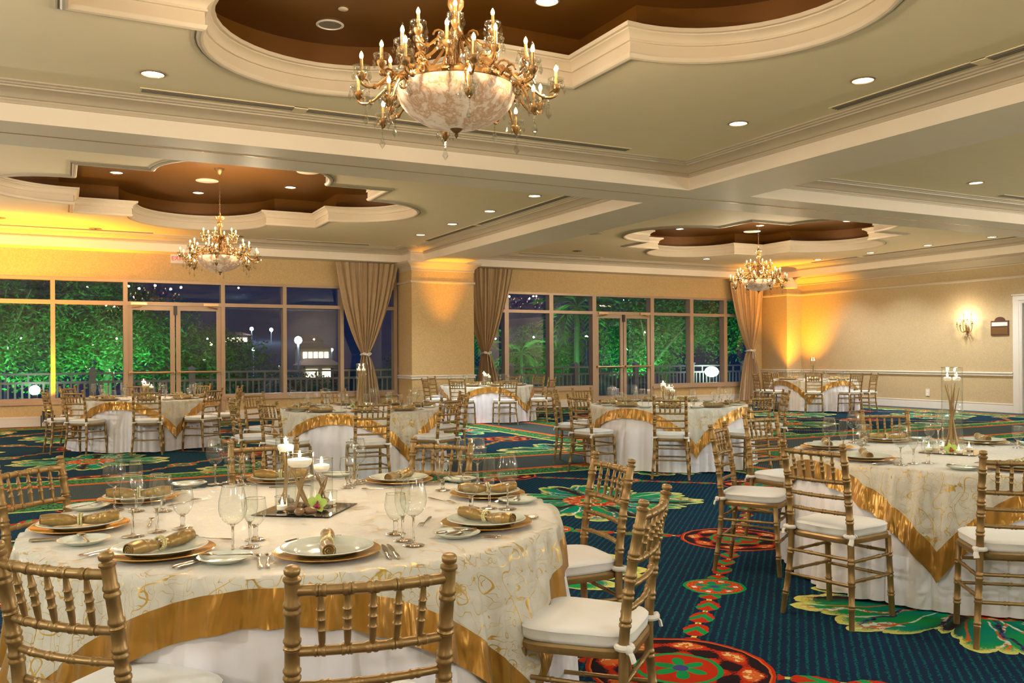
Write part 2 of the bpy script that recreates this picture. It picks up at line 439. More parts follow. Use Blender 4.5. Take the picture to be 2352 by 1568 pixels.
right_path = [(XR, DY1+.19), (XR, PY0), (PX0, PY0), (PX0, YW)]
right_path2 = [(XR, YB), (XR, DY0-.19)]
col_path = [(8.97, YW), (8.97, 19.48), (7.36, 19.48), (7.36, YW)]
run_prof('trim_chair_rail_right', RAIL, right_path, m_white); run_prof('trim_chair_rail_right_near', RAIL, right_path2, m_white)
run_prof('baseboard_right', BASE, right_path, m_white); run_prof('baseboard_right_near', BASE, right_path2, m_white)
run_prof('trim_picture_rail_right', PICT, [(XR,YB)]+right_path[1:], m_trim)
run_prof('trim_chair_rail_column', RAIL, col_path, m_white); run_prof('baseboard_column', BASE, col_path, m_white)
run_prof('trim_picture_rail_column', PICT, col_path, m_trim)
CAP = [(0,3.415),(.012,3.42),(.02,3.44),(.012,3.455),(.03,3.50),(.07,3.545),(.12,3.575),(.145,3.60),(.145,3.64),(0,3.64)]
run_prof('trim_column_capital', CAP, col_path, m_trim)
# door casing in the right wall (white, stepped) and the leaf standing open beyond
q = MB()
for a, b in ((DY1, DY1+.19), (DY0-.19, DY0)):
    q.box(XR-.02, XR+.01, a, b, 0, DZ+.16); q.box(XR-.035, XR+.01, a+.045, b-.055, 0, DZ+.1)
q.box(XR-.024, XR+.01, DY0-.19, DY1+.19, DZ+.004, DZ+.19); q.box(XR-.045, XR+.01, DY0-.21, DY1+.21, DZ+.165, DZ+.19); q.box(XR-.039, XR+.01, DY0-.14, DY1+.14, DZ+.05, DZ+.13)
q.box(XR-.008, XR+.256, DY1-.02, DY1+.02, 0, DZ-.01); q.box(XR-.008, XR+.256, DY0-.02, DY0+.02, 0, DZ-.01); q.box(XR-.012, XR+.262, DY0-.03, DY1+.03, DZ-.02, DZ+.01)
door_r = struct(q.build('door_3', m_white, smooth=False))
q = MB(); q.box(XR+.26, XR+1.1, DY1-.06, DY1-.015, .01, DZ-.02); leaf = q.build('door_leaf', m_white, door_r, smooth=False)
q = MB()
for z in (.3, 1.0, 1.6, 2.2): q.box(XR+.22, XR+.27, DY1-.075, DY1-.012, z-.06, z+.06)
q.build('hinge', m_black, door_r, smooth=False)['kind'] = 'stuff'

# ---- ceiling bays with quatrefoil coffers
def coffer_outline(cx, cy, o, K=22, h=2.18, rad=1.23):
    """square with a semicircle on every side, moved inward by o"""
    r = rad-o; e = h-o; ph = math.acos(max(-1, min(1, -o/r))); pts = []
    for s in range(4):
        a0 = s*pi/2
        for k in range(K+1):
            w = a0 - ph + 2*ph*k/K
            pts.append((cx + h*cos(a0) + r*cos(w), cy + h*sin(a0) + r*sin(w)))
        x, y = e, e
        pts.append((cx + x*cos(a0) - y*sin(a0), cy + x*sin(a0) + y*cos(a0)))
    return pts
COFF = {'near': (2.19, 5.0), 'left': (2.33, 15.0), 'right': (13.95, 15.0)}
BAYS = {'near': (-3.26, 7.64, .45, 9.55), 'left': (-3.26, 7.64, 10.62, 19.9), 'right': (8.72, 19.10, 10.62, 19.9), 'rnear': (8.72, 19.10, .45, 9.55)}
q = MB()
for k, (x0, x1, y0, y1) in BAYS.items():
    if k == 'rnear': q.add([(x0,y0,ZC),(x0,y1,ZC),(x1,y1,ZC),(x1,y0,ZC)], [(0,1,2,3)]); continue
    cx, cy_ = COFF[k]; pts = coffer_outline(cx, cy_, 0)
    out = []
    for (x, y) in pts:
        dx, dy = x-cx, y-cy_; t = 1e9
        if dx > 1e-9: t = min(t, (x1-cx)/dx)
        if dx < -1e-9: t = min(t, (x0-cx)/dx)
        if dy > 1e-9: t = min(t, (y1-cy_)/dy)
        if dy < -1e-9: t = min(t, (y0-cy_)/dy)
        out.append((cx+dx*t, cy_+dy*t))
    n = len(pts); vs = [(x,y,ZC) for x,y in pts] + [(x,y,ZC) for x,y in out]
    fs = [(i, (i+1) % n, n+(i+1) % n, n+i) for i in range(n)]
    # close the rectangle corners
    for c in ((x0,y0),(x1,y0),(x1,y1),(x0,y1)):
        best = None
        for i in range(n):
            a, b = out[i], out[(i+1) % n]
            if abs(a[0]-b[0]) > 1e-6 and abs(a[1]-b[1]) > 1e-6 and abs(atan2(c[1]-cy_, c[0]-cx) - atan2((a[1]+b[1])/2-cy_, (a[0]+b[0])/2-cx)) < .2: best = i
        if best is not None: vs.append((*c, ZC)); fs.append((n+best, n+(best+1) % n, len(vs)-1))
    q.add(vs, fs)
ceiling = struct(q.build('ceiling', m_ceil, smooth=False))
MOULD = [(-.034,ZC+.001),(-.034,ZC-.014),(-.020,ZC-.016),(-.018,ZC-.003),(-.006,ZC-.003),(-.004,ZC-.020),(.010,ZC-.031),(.030,ZC-.033),(.048,ZC-.024),(.060,ZC-.006),(.062,ZC+.010),(.046,ZC+.012),(.044,ZC+.112),(.062,ZC+.115),(.064,ZC+.130),(.056,ZC+.134),(.064,ZC+.158),(.084,ZC+.182),(.106,ZC+.194),(.108,ZC+.204),(.136,ZC+.206),(.138,ZC+.240),(-.17,ZC+.240)]
for i, (k, (cx, cy_)) in enumerate(COFF.items()):
    rings = [coffer_outline(cx, cy_, o) for o, z in MOULD]; n = len(rings[0]); q = MB()
    q.add([(x,y,MOULD[j][1]) for j, rg in enumerate(rings) for x, y in rg],
          [(j*n+a, j*n+(a+1) % n, (j+1)*n+(a+1) % n, (j+1)*n+a) for j in range(len(rings)-1) for a in range(n)])
    struct(q.build('trim_coffer_moulding', m_trim, angle=28))
    w = coffer_outline(cx, cy_, -.17); q = MB()
    q.add([(x,y,ZC+.23) for x,y in w] + [(x,y,ZT) for x,y in w] + [(cx,cy_,ZT)],
          [(a, (a+1) % n, n+(a+1) % n, n+a) for a in range(n)] + [(n+a, n+(a+1) % n, 2*n) for a in range(n)])
    struct(q.build('ceiling_coffer', m_bronze, angle=30))
# beams: soffit boxes
q = MB()
q.box(XL, XR, 9.55, 10.035, ZS, 4.3); q.box(XL, XR, 10.06, 10.62, ZS, 4.3); q.box(XL, XR, 10.03, 10.07, ZS+.03, 4.3)
struct(q.build('ceiling_beam_cross', m_soffit, smooth=False))
q = MB(); q.box(XL, XR, 10.035, 10.041, ZS-.004, ZS+.05); q.box(XL, XR, 10.054, 10.06, ZS-.004, ZS+.05)
struct(q.build('trim_partition_track', m_rail, smooth=False))
q = MB(); q.box(7.64, 8.72, .45, 9.55, ZS, 4.3); q.box(7.64, 8.72, 10.62, 19.4, ZS, 4.3); q.box(7.30, 9.05, 19.38, YW, ZS, 4.3)
struct(q.build('ceiling_beam_long', m_soffit, smooth=False))
q = MB(); q.box(XL, 7.3, 19.9, YW+.1, ZS, 4.3); q.box(9.05, PX0, 19.9, YW+.1, ZS, 4.3); q.box(PX0, XR+.1, .45, YW, ZS, 4.3)
q.box(XL, -3.26, .45, YW, ZS, 4.3); q.box(XL, XR, YB, .45, ZS, 4.3)
struct(q.build('ceiling_beam_edge', m_soffit, smooth=False))
q = MB(); q.box(XL-.2, XR+.3, YB, YW+.2, 4.55, 4.6); struct(q.build('ceiling_slab', m_ceil, smooth=False))
CROWN = [(0,ZC-.150),(.016,ZC-.150),(.022,ZC-.136),(.020,ZC-.122),(.008,ZC-.118),(.010,ZC-.100),(.030,ZC-.096),(.050,ZC-.078),(.10,ZC-.052),(.17,ZC-.040),(.21,ZC-.040),(.214,ZC-.026),(.250,ZC-.026),(.262,ZC-.012),(.285,ZC-.012),(.30,ZC-.016),(.312,ZC-.008),(.314,ZC+.002)]
for k, (x0, x1, y0, y1) in BAYS.items():
    p = [(x0,y0),(x1,y0),(x1,y1),(x0,y1)]
    if k == 'left': p = [(x0,y0),(x1,y0),(x1,19.4),(7.28,19.4),(7.28,y1),(x0,y1)]
    if k == 'right': p = [(x0,y0),(x1,y0),(x1,y1),(9.07,y1),(9.07,19.4),(x0,19.4)]
    run_prof('trim_crown_'+k, CROWN, p, m_trim, closed=True)
COVE = [(0,3.43),(.02,3.435),(.03,3.455),(.018,3.47),(.05,3.49),(.16,3.535),(.26,3.575),(.30,3.60),(.30,3.62),(.55,3.625),(.58,ZS+.002)]
run_prof('trim_cornice_right', COVE, [(XR,YB),(XR,PY0+.0),(PX0-.0,PY0)], m_trim)
run_prof('trim_cornice_corner', CAP, [(XR,PY0),(PX0,PY0),(PX0,YW)], m_trim)

# ---- window wall
GL, GT, TB, TT, FT = .567, 3.01, 2.52, 2.60, 3.07
A0, A1, B0, B1 = XL, 7.33, 9.0, 18.75
q = MB()
for a, b in ((A0, A1), (B0, B1)): q.box(a, b, YW, YW+.25, FT, ZS)
q.box(B1, PX0, YW, YW+.25, 0, ZS)
for a, b in ((A0, 1.23), (3.23, A1), (B0, 13.04), (14.99, B1)): q.box(a, b, YW, YW+.25, 0, .44)
wall_w = struct(q.build('wall_window', m_paper, smooth=False))
q = MB()
for a, b in ((A0, 1.20), (3.27, 7.36), (8.97, 13.0), (15.03, PX0)):
    q.box(a, b, YW-.022, YW, 0, .165); q.box(a, b, YW-.028, YW, .165, .205)
struct(q.build('baseboard_window', m_white, smooth=False))
GY = YW+.16                                # glass plane
def window(name, x0, x1, posts, door, wide):
    root = empty(name); struct(root)
    q = MB()
    q.box(x0, x1, YW-.01, YW+.2, GT, FT); q.build('head_frame', m_frame, root, smooth=False)
    for a, b in ((x0, door[0]), (door[1], x1)):
        q = MB(); q.box(a, b, YW-.01, YW+.2, .505, GL); q.build('bottom_frame', m_frame, root, smooth=False)
        q = MB(); q.box(a, b, YW-.05, YW+.1, .44, .505); q.build('sill', m_frame, root, smooth=False)
    for p in posts:
        q = MB(); q.box(p-wide/2, p+wide/2, YW-.015, YW+.2, 0 if abs(p-door[0]) < .1 or abs(p-door[1]) < .1 else GL, GT); q.build('mullion', m_frame, root, smooth=False)
    ps = sorted(posts)
    for a, b in zip([x0]+ps, ps+[x1]):
        if b-a < .12: continue
        isdoor = abs(a-door[0]) < .12 and abs(b-door[1]) < .12
        q = MB(); q.box(a+wide/2, b-wide/2, YW-.012, YW+.18, TB, TT); q.build('transom_bar', m_frame, root, smooth=False)
        pane(a+wide/2, b-wide/2, TT, GT, root)
        if not isdoor: pane(a+wide/2, b-wide/2, GL, TB, root)
    return root
def pane(a, b, z0, z1, root, y=None):
    y = y or GY; q = MB(); q.add([(a,y,z0),(b,y,z0),(b,y,z1),(a,y,z1)], [(0,1,2,3)]); return q.build('pane', m_pane, root, smooth=False)
MA = [-2.90, -1.53, -.145, 1.23, 3.23, 4.60, 5.95, 7.29]
MBp = [9.05, 10.34, 11.68, 13.04, 14.99, 16.40, 17.67, 18.71]
window('window_1', A0, A1, MA, (1.23, 3.23), .085); window('window_2', B0, B1, MBp, (13.04, 14.99), .12)
def doors(name, x0, x1, w):
    root = empty(name); struct(root); a, b = x0+w/2, x1-w/2; c = (a+b)/2
    for u, v, hs in ((a, c-.012, -1), (c+.012, b, 1)):
        q = MB(); st = .095
        q.box(u, u+st, YW+.02, YW+.07, .012, TB); q.box(v-st, v, YW+.02, YW+.07, .012, TB)
        q.box(u+st, v-st, YW+.02, YW+.07, TB-.10, TB); q.box(u+st, v-st, YW+.02, YW+.07, .012, .27)
        lf = q.build('door_leaf', m_frame, root, smooth=False)
        pane(u+st, v-st, .27, TB-.10, lf, YW+.045)
        q = MB(); q.tube([(u+.02, YW-.06, 1.075), (v-.02, YW-.06, 1.075)], .024, 10); q.box(u+.01, u+.09, YW-.07, YW+.02, 1.045, 1.105); q.box(v-.09, v-.01, YW-.07, YW+.02, 1.045, 1.105)
        q.build('push_bar', m_rail, lf, angle=40)
        xx = u+.22 if hs < 0 else v-.22
        q = MB(); q.box(xx-.16, xx+.16, YW-.06, YW+.0, TB+.005, TB+.06); q.tube([(xx-.05*hs, YW-.03, TB), (xx-.05*hs, YW-.16, TB-.02), (xx+.14*hs, YW-.02, TB-.05)], .012, 6)
        q.build('door_closer', m_rail, lf, smooth=False)
    q = MB(); q.box(c-.035, c+.035, YW-.03, YW+.03, TB-.20, TB-.0); q.build('top_bolt_cover', m_black, root, smooth=False)
doors('door_1', 1.23, 3.23, .085); doors('door_2', 13.04, 14.99, .12)
# ---------------------------------------------------------------- ceiling fixtures
def downlight(loc, label, power=None, color=None, lit=True, cone=112, r=.10):
    t = empty('downlight', loc); tag(t, label, 'downlight', 'recessed downlights in the ceiling')
    q = MB(); q.lathe([(r*1.12,0),(r*1.12,-.006),(r*.96,-.010),(r*.92,.0),(r*.80,.05)], 28); q.build('trim_ring', m_rail if lit else m_white, t)
    q = MB(); q.disc(r*.93, -.001, 28, down=True); q.build('lens', m_lamp if lit else m_vent, t, smooth=False)
    if lit:
        l = light('downlight_lamp', 'SPOT', (0,0,-.03), power or P_DOWN, color or C_DOWN, .07, None, cone, .7); l.parent = t
    return t
for i, (y, n) in enumerate(((5.80,'nearer the room front'),(7.50,'by the crown corner'))):
    downlight((6.69, y, ZC-.002), f'round lit downlight in the front bay ceiling, {n}', P_TABLE, C_TABLE)
downlight((.75, 8.52, ZC-.002), 'round lit downlight above the end of the long ceiling vent', P_TABLE, C_TABLE)
# the same ring of lamps goes on where the photo does not look
for x, y in ((6.69, 2.4), (4.4, 1.4), (2.1, 1.4), (-.2, 1.4), (-2.3, 1.4), (-2.3, 3.6), (-2.3, 5.9), (6.69, 4.1)):
    downlight((x, y, ZC-.002), 'round lit downlight of the front bay ring, outside the view', P_TABLE*(.22 if y < 2 else .6), C_TABLE)
for y, n in ((12.35,'first from the cross beam'),(14.0,'second from the cross beam'),(15.68,'third from the cross beam'),(17.36,'last before the square column')):
    downlight((6.77, y, ZC-.002), f'round downlight beside the long beam, {n}')
for y, n in ((12.39,'greenish one next to the cross beam'),(14.0,'second from the cross beam'),(15.66,'third from the cross beam'),(17.4,'last before the amber corner')):
    downlight((18.30, y, ZC-.002), f'round downlight along the sconce wall, {n}')
downlight((15.39, 18.52, ZC-.002), 'round downlight in front of the second window, beside the chandelier')
downlight((12.25, 8.54, ZC-.002), 'round downlight in the side bay over the front')
for x, y, n in ((.84,16.04,'left end of the first bronze coffer'),(2.31,17.35,'window end of the first bronze coffer'),(3.74,16.08,'column end of the first bronze coffer')):
    downlight((x, y, ZT-.002), f'round downlight at the {n}', P_COFFER)
for x, y, n in ((12.62,16.28,'window end'),(13.98,15.0,'chandelier'),(15.32,13.83,'sconce-wall end')):
    px = None
for x, y, n in ((13.55,17.30,'window lobe'),(14.95,16.02,'sconce-wall corner'),(16.30,14.60,'sconce-wall lobe')):
    downlight((x, y, ZT-.002), f'round downlight in the {n} of the second bronze coffer', P_COFFER)
downlight((2.243, 8.036, ZT-.002), 'large unlit silver downlight in the front bronze coffer', lit=False, r=.115)
downlight((3.785, 6.66, ZT-.002), 'lit downlight in the front bronze coffer by its top edge', P_COFFER)
def speaker(loc, r, label):
    q = MB(); q.lathe([(r,0),(r,-.010),(r*.96,-.014),(0.001,-.014)], 30)
    o = q.build('ceiling_speaker', m_trim); o.location = loc; tag(o, label, 'speaker', 'flush round ceiling speakers')
speaker((2.29,16.09,ZT-.001), .19, 'round cream speaker near the chandelier rod in the first coffer')
speaker((3.69,14.59,ZT-.001), .19, 'round cream speaker half hidden by the moulding of the first coffer')
speaker((12.80,13.95,ZC-.001), .17, 'round cream speaker at the near edge of the second coffer, left one')
speaker((13.72,13.62,ZT-.001), .19, 'round cream speaker at the near edge of the second coffer, right one')
speaker((9.98,15.6,ZC-.001), .17, 'faint round speaker in the flat ceiling beyond the long beam')
def sprinkler(loc, label):
    q = MB(); q.lathe([(.045,0),(.045,-.006),(.038,-.01),(.001,-.01)], 16)
    o = q.build('sprinkler_cap', m_trim); o.location = loc; tag(o, label, 'sprinkler', 'round sprinkler caps in the ceiling')
sprinkler((2.247,7.62,ZT-.001), 'small white sprinkler cap beside the silver downlight')
sprinkler((5.15,11.7,ZC-.001), 'small round sprinkler cap behind the cross beam')
sprinkler((10.7,11.95,ZC-.001), 'small round sprinkler cap ahead of the second coffer')
for x, y, n in ((.62,19.25,'in the amber glow'),(3.35,19.2,'beside the first chandelier'),(-1.0,18.5,'at the left end of the bay'),(11.3,18.45,'by the tip of the second coffer')):
    t = empty('twin_downlight', (x, y, ZC-.001)); tag(t, f'unlit grey twin downlight {n}', 'downlight', 'unlit downlights by the windows')
    q = MB(); q.lathe([(.12,0),(.12,-.006),(.10,-.01)], 24); q.disc(.10,-.008,24,down=True); q.build('trim_ring', m_vent, t)
    q = MB(); q.ball((0,0,-.012), .03, 8, 4, 1,1,.5); q.build('lens', m_silver, t)
def vent(x0, y0, x1, y1, label, mids=()):
    t = empty('air_vent', ((x0+x1)/2, (y0+y1)/2, ZC)); tag(t, label, 'vent', 'linear ceiling air vents')
    dx, dy = (x1-x0)/2, (y1-y0)/2; w = .055
    along = abs(dx) > abs(dy)
    a, b = (abs(dx), w) if along else (w, abs(dy))
    q = MB(); q.box(-a-.02, a+.02, -b-.02, b+.02, -.006, .0); q.build('flange', m_ceil, t, smooth=False)
    q = MB(); q.box(-a, a, -b, b, -.009, -.006); q.build('slot', m_vent, t, smooth=False)
    for k in (-1, 0, 1):
        q = MB(); o = k*.032
        if along: q.box(-a, a, o-.004, o+.004, -.014, -.008)
        else: q.box(o-.004, o+.004, -b, b, -.014, -.008)
        q.build('blade', m_vent, t, smooth=False)
    for s in mids:
        q = MB(); c = (-a + 2*a*s) if along else (-b + 2*b*s)
        if along: q.box(c-.07, c+.07, -w-.02, w+.02, -.016, 0)
        else: q.box(-w-.02, w+.02, c-.07, c+.07, -.016, 0)
        q.build('cover_plate', m_ceil, t, smooth=False)
vent(.70, 9.08, 6.3, 9.08, 'long grey slot vent above the cross beam in the front bay', (.27,))
vent(7.20, 6.60, 7.20, 2.0, 'long grey slot vent beside the long beam in the front bay', (.64,))
vent(7.25, 18.2, 7.25, 11.2, 'long grey slot vent beside the long beam behind the cross beam', (.62,))
vent(-1.1, 19.42, 1.7, 19.42, 'slot vent over the first window, in the amber glow')
vent(4.0, 19.42, 6.3, 19.42, 'slot vent over the first window, near the curtain')
vent(10.2, 19.42, 12.6, 19.42, 'slot vent over the second window')
vent(18.72, 18.0, 18.72, 12.0, 'thin slot vent along the sconce wall crown', (.72,))
vent(13.6, 9.05, 18.2, 9.05, 'grey slot vent in the side bay beyond the long beam', (.4,))
# corner camera housing, exit sign, plaque, outlet
t = empty('ceiling_speaker_horn', (18.98, 19.1, 3.62)); tag(t, 'pale bell-shaped housing hanging in the amber corner', 'fixture')
q = MB(); q.lathe([(.001,.0),(.07,-.0),(.08,-.04),(.15,-.12),(.19,-.17),(.20,-.30),(.001,-.30)], 20); q.build('housing', m_soffit, t)
t = empty('exit_sign', (2.28, YW-.03, 3.56)); tag(t, 'white exit sign box above the doors, behind the chandelier', 'sign')
q = MB(); q.box(-.15,.15,-.03,.03,-.11,.09); q.build('box', m_signw, t, smooth=False)
def text(name, s, size, mat, parent, loc, rot):
    c = bpy.data.curves.new(name, 'FONT'); c.body = s; c.size = size; c.extrude = .002; c.align_x = 'CENTER'; c.align_y = 'CENTER'
    tmp = bpy.data.objects.new(name, c); COL.objects.link(tmp)
    dg = bpy.context.evaluated_depsgraph_get(); me = bpy.data.meshes.new_from_object(tmp.evaluated_get(dg))
    bpy.data.objects.remove(tmp); me.materials.clear(); me.materials.append(mat)
    o = bpy.data.objects.new(name, me); COL.objects.link(o); o.parent = parent; o.location = loc; o.rotation_euler = rot; return o
text('lettering', 'EXIT', .13, m_red, t, (0,-.034,-.01), (pi/2,0,0))
t = empty('room_plaque', (XR, 13.13, 2.0)); tag(t, 'small dark brown room plaque with a white strip beside the door', 'sign')
q = MB(); q.box(-.022,0,-.22,.22,-.19,.155); q.extrude([(.13*cos(pi*k/10), .155+.09*sin(pi*k/10)) for k in range(11)], 0, .02, lambda v: (-v[2], v[0], v[1])); q.build('board', m_sign, t, smooth=False)
q = MB(); q.box(-.027,-.02,-.195,.195,.03,.12); q.build('name_strip', m_signw, t, smooth=False)
q = MB(); q.box(-.026,-.02,-.195,.195,-.16,.0); q.build('lower_panel', m_darkbrass, t, smooth=False)
t = empty('wall_outlet', (XR, 15.08, .40)); tag(t, 'white wall outlet above the baseboard of the sconce wall', 'outlet')
q = MB(); q.box(-.012,0,-.055,.055,-.09,.09); q.build('cover_plate', m_white, t, smooth=False)
q = MB(); q.box(-.015,-.012,-.025,.025,.015,.06); q.box(-.015,-.012,-.025,.025,-.06,-.015); q.build('socket', m_soffit, t, smooth=False)
# amber floor uplights
def uplight(loc, aim, label, power, cone=75, rz=0):
    t = empty('floor_uplight', loc, rz); tag(t, label, 'uplight', 'black amber uplights on the carpet')
    q = MB(); q.box(-.10,.10,-.09,.09,.10,.33); q.build('lamp_body', m_black, t, smooth=False)
    q = MB(); q.box(-.13,-.11,-.03,.03,.0,.24); q.box(.11,.13,-.03,.03,0,.24); q.box(-.13,.13,-.08,.08,0,.015); q.build('yoke', m_black, t, smooth=False)
    q = MB(); q.disc(.075, .332, 16); q.build('lens', emis('amber_lens', (1,.5,.02), 6), t, smooth=False)
    light('uplight_lamp', 'SPOT', (loc[0], loc[1], .36), power, C_AMBER, .06, aim, cone, 1)
uplight((-.24, 20.12, 0), (-.30, 19.95, 4), 'black uplight on the carpet under the first window', P_AMBER*2.6, 100)
uplight((8.16, 18.45, 0), (8.16, 19.30, 3.64), 'black uplight on the carpet before the square column', P_AMBER*1.8, 32)
uplight((18.72, 18.72, 0), (19.25, 19.15, 3.3), 'black uplight on the carpet in the far corner behind the table', P_AMBER*2.3, 80)
uplight((-1.75, 18.3, 0), (-.9, 19.7, 3.9), 'black uplight on the carpet aimed at the window crown, past the first table', P_AMBER*3.4, 78)
# ---------------------------------------------------------------- chandeliers
def flame_bulb(q, z0, h=.062, r=.0135):
    q.lathe([(.005,z0),(r*.78,z0+h*.12),(r*.93,z0+h*.30),(r*.70,z0+h*.50),(r*.3,z0+h*.66),(.001,z0+h*.74)], 10)
def flame_glass(q, z0, h=.066, r=.0135):
    q.lathe([(r,z0+h*.20),(r*1.02,z0+h*.30),(r*.78,z0+h*.56),(r*.32,z0+h*.82),(.0012,z0+h)], 10)
def crystal(q, o, h, w):
    x, y, z = o; n = len(q.v)
    ring = [(x+w*.28*cos(k*pi/3), y+w*.28*sin(k*pi/3), z-h*.22) for k in range(6)]; r2 = [(x+w*.5*cos(k*pi/3+.5), y+w*.5*sin(k*pi/3+.5), z-h*.62) for k in range(6)]
    vs = [(x,y,z)] + ring + r2 + [(x,y,z-h)]
    fs = [(0,1+k,1+(k+1) % 6) for k in range(6)] + [(1+k,7+k,7+(k+1) % 6,1+(k+1) % 6) for k in range(6)] + [(13,7+(k+1) % 6,7+k) for k in range(6)]
    q.add(vs, fs)
def bez(P, n=14):
    out = []
    for i in range(n+1):
        t = i/n; pts = [Vector(p) for p in P]
        while len(pts) > 1: pts = [a.lerp(b, t) for a, b in zip(pts, pts[1:])]
        out.append(pts[0])
    return out
def make_chandelier():
    t = empty('chandelier')
    rb, zb = .37, .30                      # bowl rim radius and height over the finial tip
    q = MB(); q.lathe([(.001,.055)]+[(rb*sin(a), .055+(zb-.055)*(1-cos(a))) for a in [pi/2*k/14 for k in range(1,15)]]+[(rb*.97,zb),(rb*.93,zb-.01)], 48); q.build('alabaster_bowl', m_alab, t, angle=60)
    q = MB(); q.lathe([(rb*.90,zb-.005),(rb*.97,zb-.005),(rb*.985,zb+.01),(rb*.95,zb+.035),(rb*.955,zb+.045),(rb*.90,zb+.045)], 48)
    for k in range(8):
        w = 2*pi*k/8+.2; c = (rb*.97*cos(w), rb*.97*sin(w), zb+.02); q.ball(c, .026, 8, 5, 1, 1, .8)
        for s in (-1, 1): q.ball((rb*.97*cos(w+s*.09), rb*.97*sin(w+s*.09), zb+.015), .018, 6, 4)
    q.build('rim_band', m_brass, t)
    q = MB(); q.lathe([(.001,0),(.008,.008),(.014,.02),(.008,.03),(.022,.04),(.04,.055),(.045,.068),(.03,.075),(.001,.076)], 16); q.build('finial', m_darkbrass, t)
    # centre stem
    q = MB(); q.lathe([(.02,.10),(.02,.40),(.05,.42),(.055,.45),(.03,.48),(.026,.60),(.04,.62),(.045,.66),(.028,.69),(.026,.78),(.034,.79),(.05,.82),(.052,.85),(.03,.875),(.03,.885),(.055,.90),(.075,.93),(.085,.96),(.05,.965),(.02,.98),(.018,1.02)], 20)
    for k in range(6):
        w = 2*pi*k/6; p = [(.10*cos(w), .10*sin(w), zb+.04), (.11*cos(w), .11*sin(w), zb+.14), (.03*cos(w), .03*sin(w), zb+.26), (.028*cos(w), .028*sin(w), zb+.36)]
        q.tube(bez(p, 8), .009, 6)
        p = [(.35*cos(w), .35*sin(w), zb+.03), (.33*cos(w), .33*sin(w), zb+.12), (.16*cos(w), .16*sin(w), zb+.16), (.05*cos(w), .05*sin(w), zb+.33)]
        q.tube(bez(p, 10), .009, 6)
    q.build('stem', m_brass, t)
    q = MB(); q.tube([(0,0,1.02),(0,0,1.06)], .012, 8)
    arm_meshes = {}
    def arm(kind, w, r0, z0, r1, z1, sag):
        """r0,z0 root; r1,z1 cup"""
        if kind not in arm_meshes:
            q = MB()
            P = [(r0,0,z0), (r0+.06,0,z0+.10), (r0+.14,0,z0-.02-sag), ((r0+r1)/2+.03,0,min(z0,z1)-sag*1.2), (r1+.035,0,z1-sag*1.35), (r1,0,z1-.055)]
            path = bez(P, 18); n = len(path)
            q.tube(path, [(.0105-.003*i/n)*(1+.14*sin(i*2.1)) for i in range(n)], 8)
            mid = path[7]; 
            sp = [mid + Vector((.05*(1-k/14)*cos(k*.62)-.05, 0, .045+.05*(1-k/14)*sin(k*.62)-.005*k/3)) for k in range(13)]; q.tube(sp, .0065, 6)
            m2 = path[12]; sp = [m2 + Vector((-.032*(1-k/12)*cos(k*.7)+.03, 0, .03*(1-k/12)*sin(k*.7)+.018)) for k in range(11)]; q.tube(sp, .005, 6)
            q.ball(path[10], .017, 7, 4); q.ball(path[4], .018, 7, 4)
            q.lathe([(.008,z1-.075),(.02,z1-.06),(.028,z1-.045),(.03,z1-.03),(.018,z1-.022)], 10, (r1,0,0))
            a_ = q.build('arm', m_brass, t)
            q = MB(); q.lathe([(.012,-.024),(.035,-.020),(.050,-.002),(.052,.012),(.046,.012),(.04,.0),(.012,-.012)], 14, (r1,0,z1)); b_ = q.build('bobeche', m_crystal, a_)
            q = MB(); q.lathe([(.010,-.02),(.010,.055),(.004,.056)], 8, (r1,0,z1)); c_ = q.build('candle_sleeve', m_candle, a_)
            q = MB(); flame_bulb(q, z1+.055); q.v = [(x+r1,y,z) for x,y,z in q.v]; d_ = q.build('bulb', m_bulb, a_)
            q = MB(); flame_glass(q, z1+.055); q.v = [(x+r1,y,z) for x,y,z in q.v]; g_ = q.build('bulb_glass', m_bulbtip, a_)
            q = MB()
            for k in range(6):
                v = 2*pi*k/6+.3; h = .05 if k % 2 else .065
                q.tube([(r1+.049*cos(v),.049*sin(v),z1+.004),(r1+.052*cos(v),.052*sin(v),z1-.02)], .0016, 4, False); crystal(q, (r1+.052*cos(v),.052*sin(v),z1-.018), h, .024)
            e_ = q.build('crystal_drops', m_crystal, a_, smooth=False)
            zl = min(p.z for p in path); pl = [p for p in path if p.z == zl][0]
            q = MB(); q.tube([(pl.x,0,zl),(pl.x,0,zl-.05)], .002, 4, False)
            for k in range(3): q.ball((pl.x,0,zl-.012-.016*k), .006, 6, 4)
            crystal(q, (pl.x,0,zl-.05), .085, .042); f_ = q.build('pendant_crystal', m_crystal, a_, smooth=False)
            a_.rotation_euler = (0,0,w); arm_meshes[kind] = (a_, (b_,c_,d_,e_,f_,g_)); return
        a0, ch = arm_meshes[kind]; a_ = a0.copy(); COL.objects.link(a_); a_.parent = t; a_.rotation_euler = (0,0,w)
        for c in ch: d = c.copy(); COL.objects.link(d); d.parent = a_
    for k in range(6): arm('low', 2*pi*k/6+.26, .355, .285, .50, .185, .075)
    for k in range(10): arm('outer', 2*pi*k/10+.06, .37, .315, .62, .335, .085)
    for k in range(10): arm('middle', 2*pi*k/10+.42, .24, .39, .46, .47, .07)
    for k in range(6): arm('top', 2*pi*k/6+.1, .045, .60, .26, .66, .08)
    KIDS[t.name] = list(t.children)
    for c in t.children: KIDS[c.name] = list(c.children)
    return t
ch_proto = Proto(make_chandelier())
